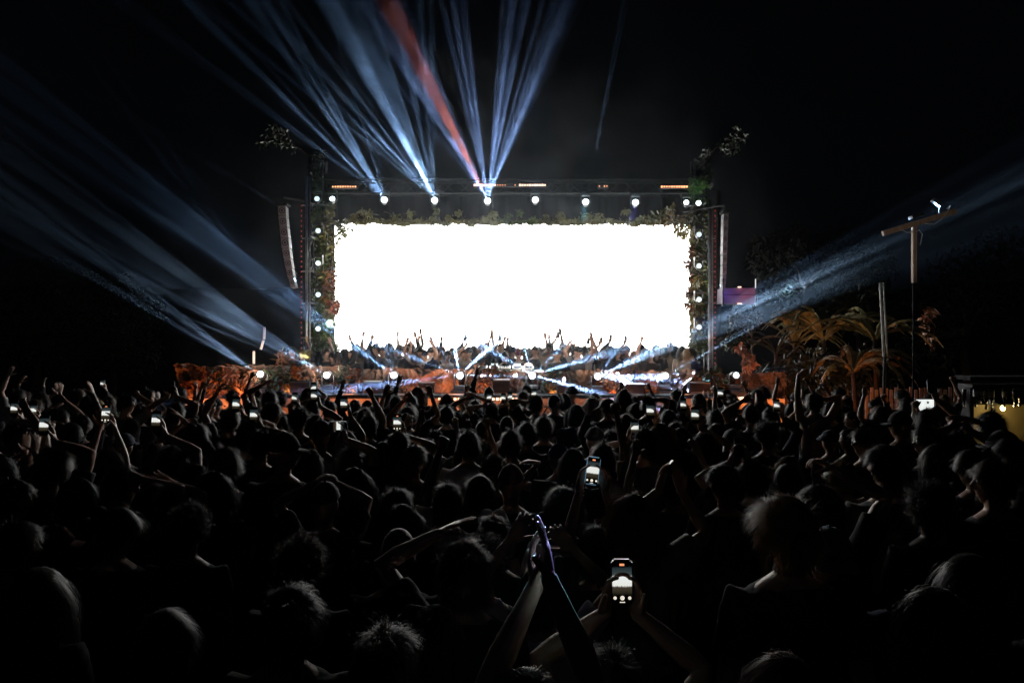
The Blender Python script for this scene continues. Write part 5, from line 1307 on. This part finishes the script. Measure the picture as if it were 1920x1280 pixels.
for o in sorted(todo, key=lambda q: (q['pos_'][0])):
    px, y = o['pos_'][0], o['pos_'][1]; lm = min(LM, key=lambda q: abs(q[0]-px))[1]
    stage = y > 14
    if stage: lm = lm.replace('under', 'behind')
    row = 'on stage' if stage else next(n for lim, n in ROW if y <= lim or lim == 13)
    if o.get('label', 'x') != 'x': pass
    else:
        if o['category'] == 'phone': cand = ['dark phone held up on stage %s' % lm if stage else 'small lit phone in the %s, %s' % (row, lm)]
        else:
            d = o['d_']; short = d.replace(' and a ', ', ').replace(' hair in a bun', ' bun'); bare = short.split(',')[0]+(','+short.split(',')[-1] if d.count(',') else '')
            cand = ['person %s, %s, %s' % (row, short, lm), 'person %s, %s, %s' % (row, bare, lm)]
        lab = None
        for k in ORD:
            for q in cand:
                if len((q+k).split()) <= 16 and q+k not in SEEN: lab = q+k; break
            if lab: break
        SEEN.add(lab); o['label'] = lab
    del o['pos_']
    if 'd_' in o.keys(): del o['d_']

hp = P(1012, 1040, 1.95); lp = P(1099, 379, D-.7)
lamp('SPOT', lp, 50000, (.25, .75, .9), None, .05, 1.8, .8, hp)  # cyan and violet spots added at two header lamps to tint the clapping hands
lamp('SPOT', P(1193, 380, D-.7), 60000, (.3, .25, 1), None, .05, 1.4, .8, P(1015, 1000, 1.95))
# ------------------------------------------------------------------ air
def volume_mat(name, dens, col, noisy=False):
    m = bpy.data.materials.new(name); m.use_nodes = True; nt = m.node_tree; nt.nodes.clear()
    o = nt.nodes.new('ShaderNodeOutputMaterial'); v = nt.nodes.new('ShaderNodeVolumePrincipled')
    v.inputs['Color'].default_value = (*col, 1); v.inputs['Density'].default_value = dens
    nt.links.new(v.outputs[0], o.inputs[1])
    if noisy:
        tc = nt.nodes.new('ShaderNodeTexCoord'); n = nt.nodes.new('ShaderNodeTexNoise'); n.inputs['Scale'].default_value = 1.0
        n.inputs['Detail'].default_value = 3; n.inputs['Roughness'].default_value = .6; n.inputs['Distortion'].default_value = .6
        r = nt.nodes.new('ShaderNodeMapRange'); r.inputs[1].default_value = .38; r.inputs[2].default_value = .70
        r.inputs[3].default_value = 0; r.inputs[4].default_value = dens
        gm = nt.nodes.new('ShaderNodeNewGeometry'); nt.links.new(gm.outputs['Position'], n.inputs[0])
        gr = nt.nodes.new('ShaderNodeTexGradient'); gr.gradient_type = 'SPHERICAL'; nt.links.new(tc.outputs['Object'], gr.inputs[0])
        mu = nt.nodes.new('ShaderNodeMath'); mu.operation = 'MULTIPLY'; nt.links.new(n.outputs[0], r.inputs[0]); nt.links.new(r.outputs[0], mu.inputs[0])
        pw = nt.nodes.new('ShaderNodeMath'); pw.operation = 'POWER'; pw.inputs[1].default_value = 2.; nt.links.new(gr.outputs[0], pw.inputs[0]); nt.links.new(pw.outputs[0], mu.inputs[1]); nt.links.new(mu.outputs[0], v.inputs['Density'])
    return m
def closed_box(name, x0, x1, y0, y1, z0, z1, m):
    mb = MB(); mb.box(((x0+x1)/2, (y0+y1)/2, (z0+z1)/2), (x1-x0, y1-y0, z1-z0)); return tag(mb.build(name, m), kind='stuff')
closed_box('haze', -125, 125, -45, 205, -1, 14, volume_mat('haze_air', .0002, (.8, .9, 1)))
# drifting stage smoke: one rounded cloud around the stage, thinning towards its rim
mb = MB(); mb.ell((0, 0, 0), (1, 1, 1), 40, 24)
sm = tag(mb.build('smoke', volume_mat('stage_smoke', .07, (.8, .9, 1), True)), kind='stuff')
sm.location = (-.3, 14.6, 3.8); sm.scale = (8.4, 5.2, 7.3)
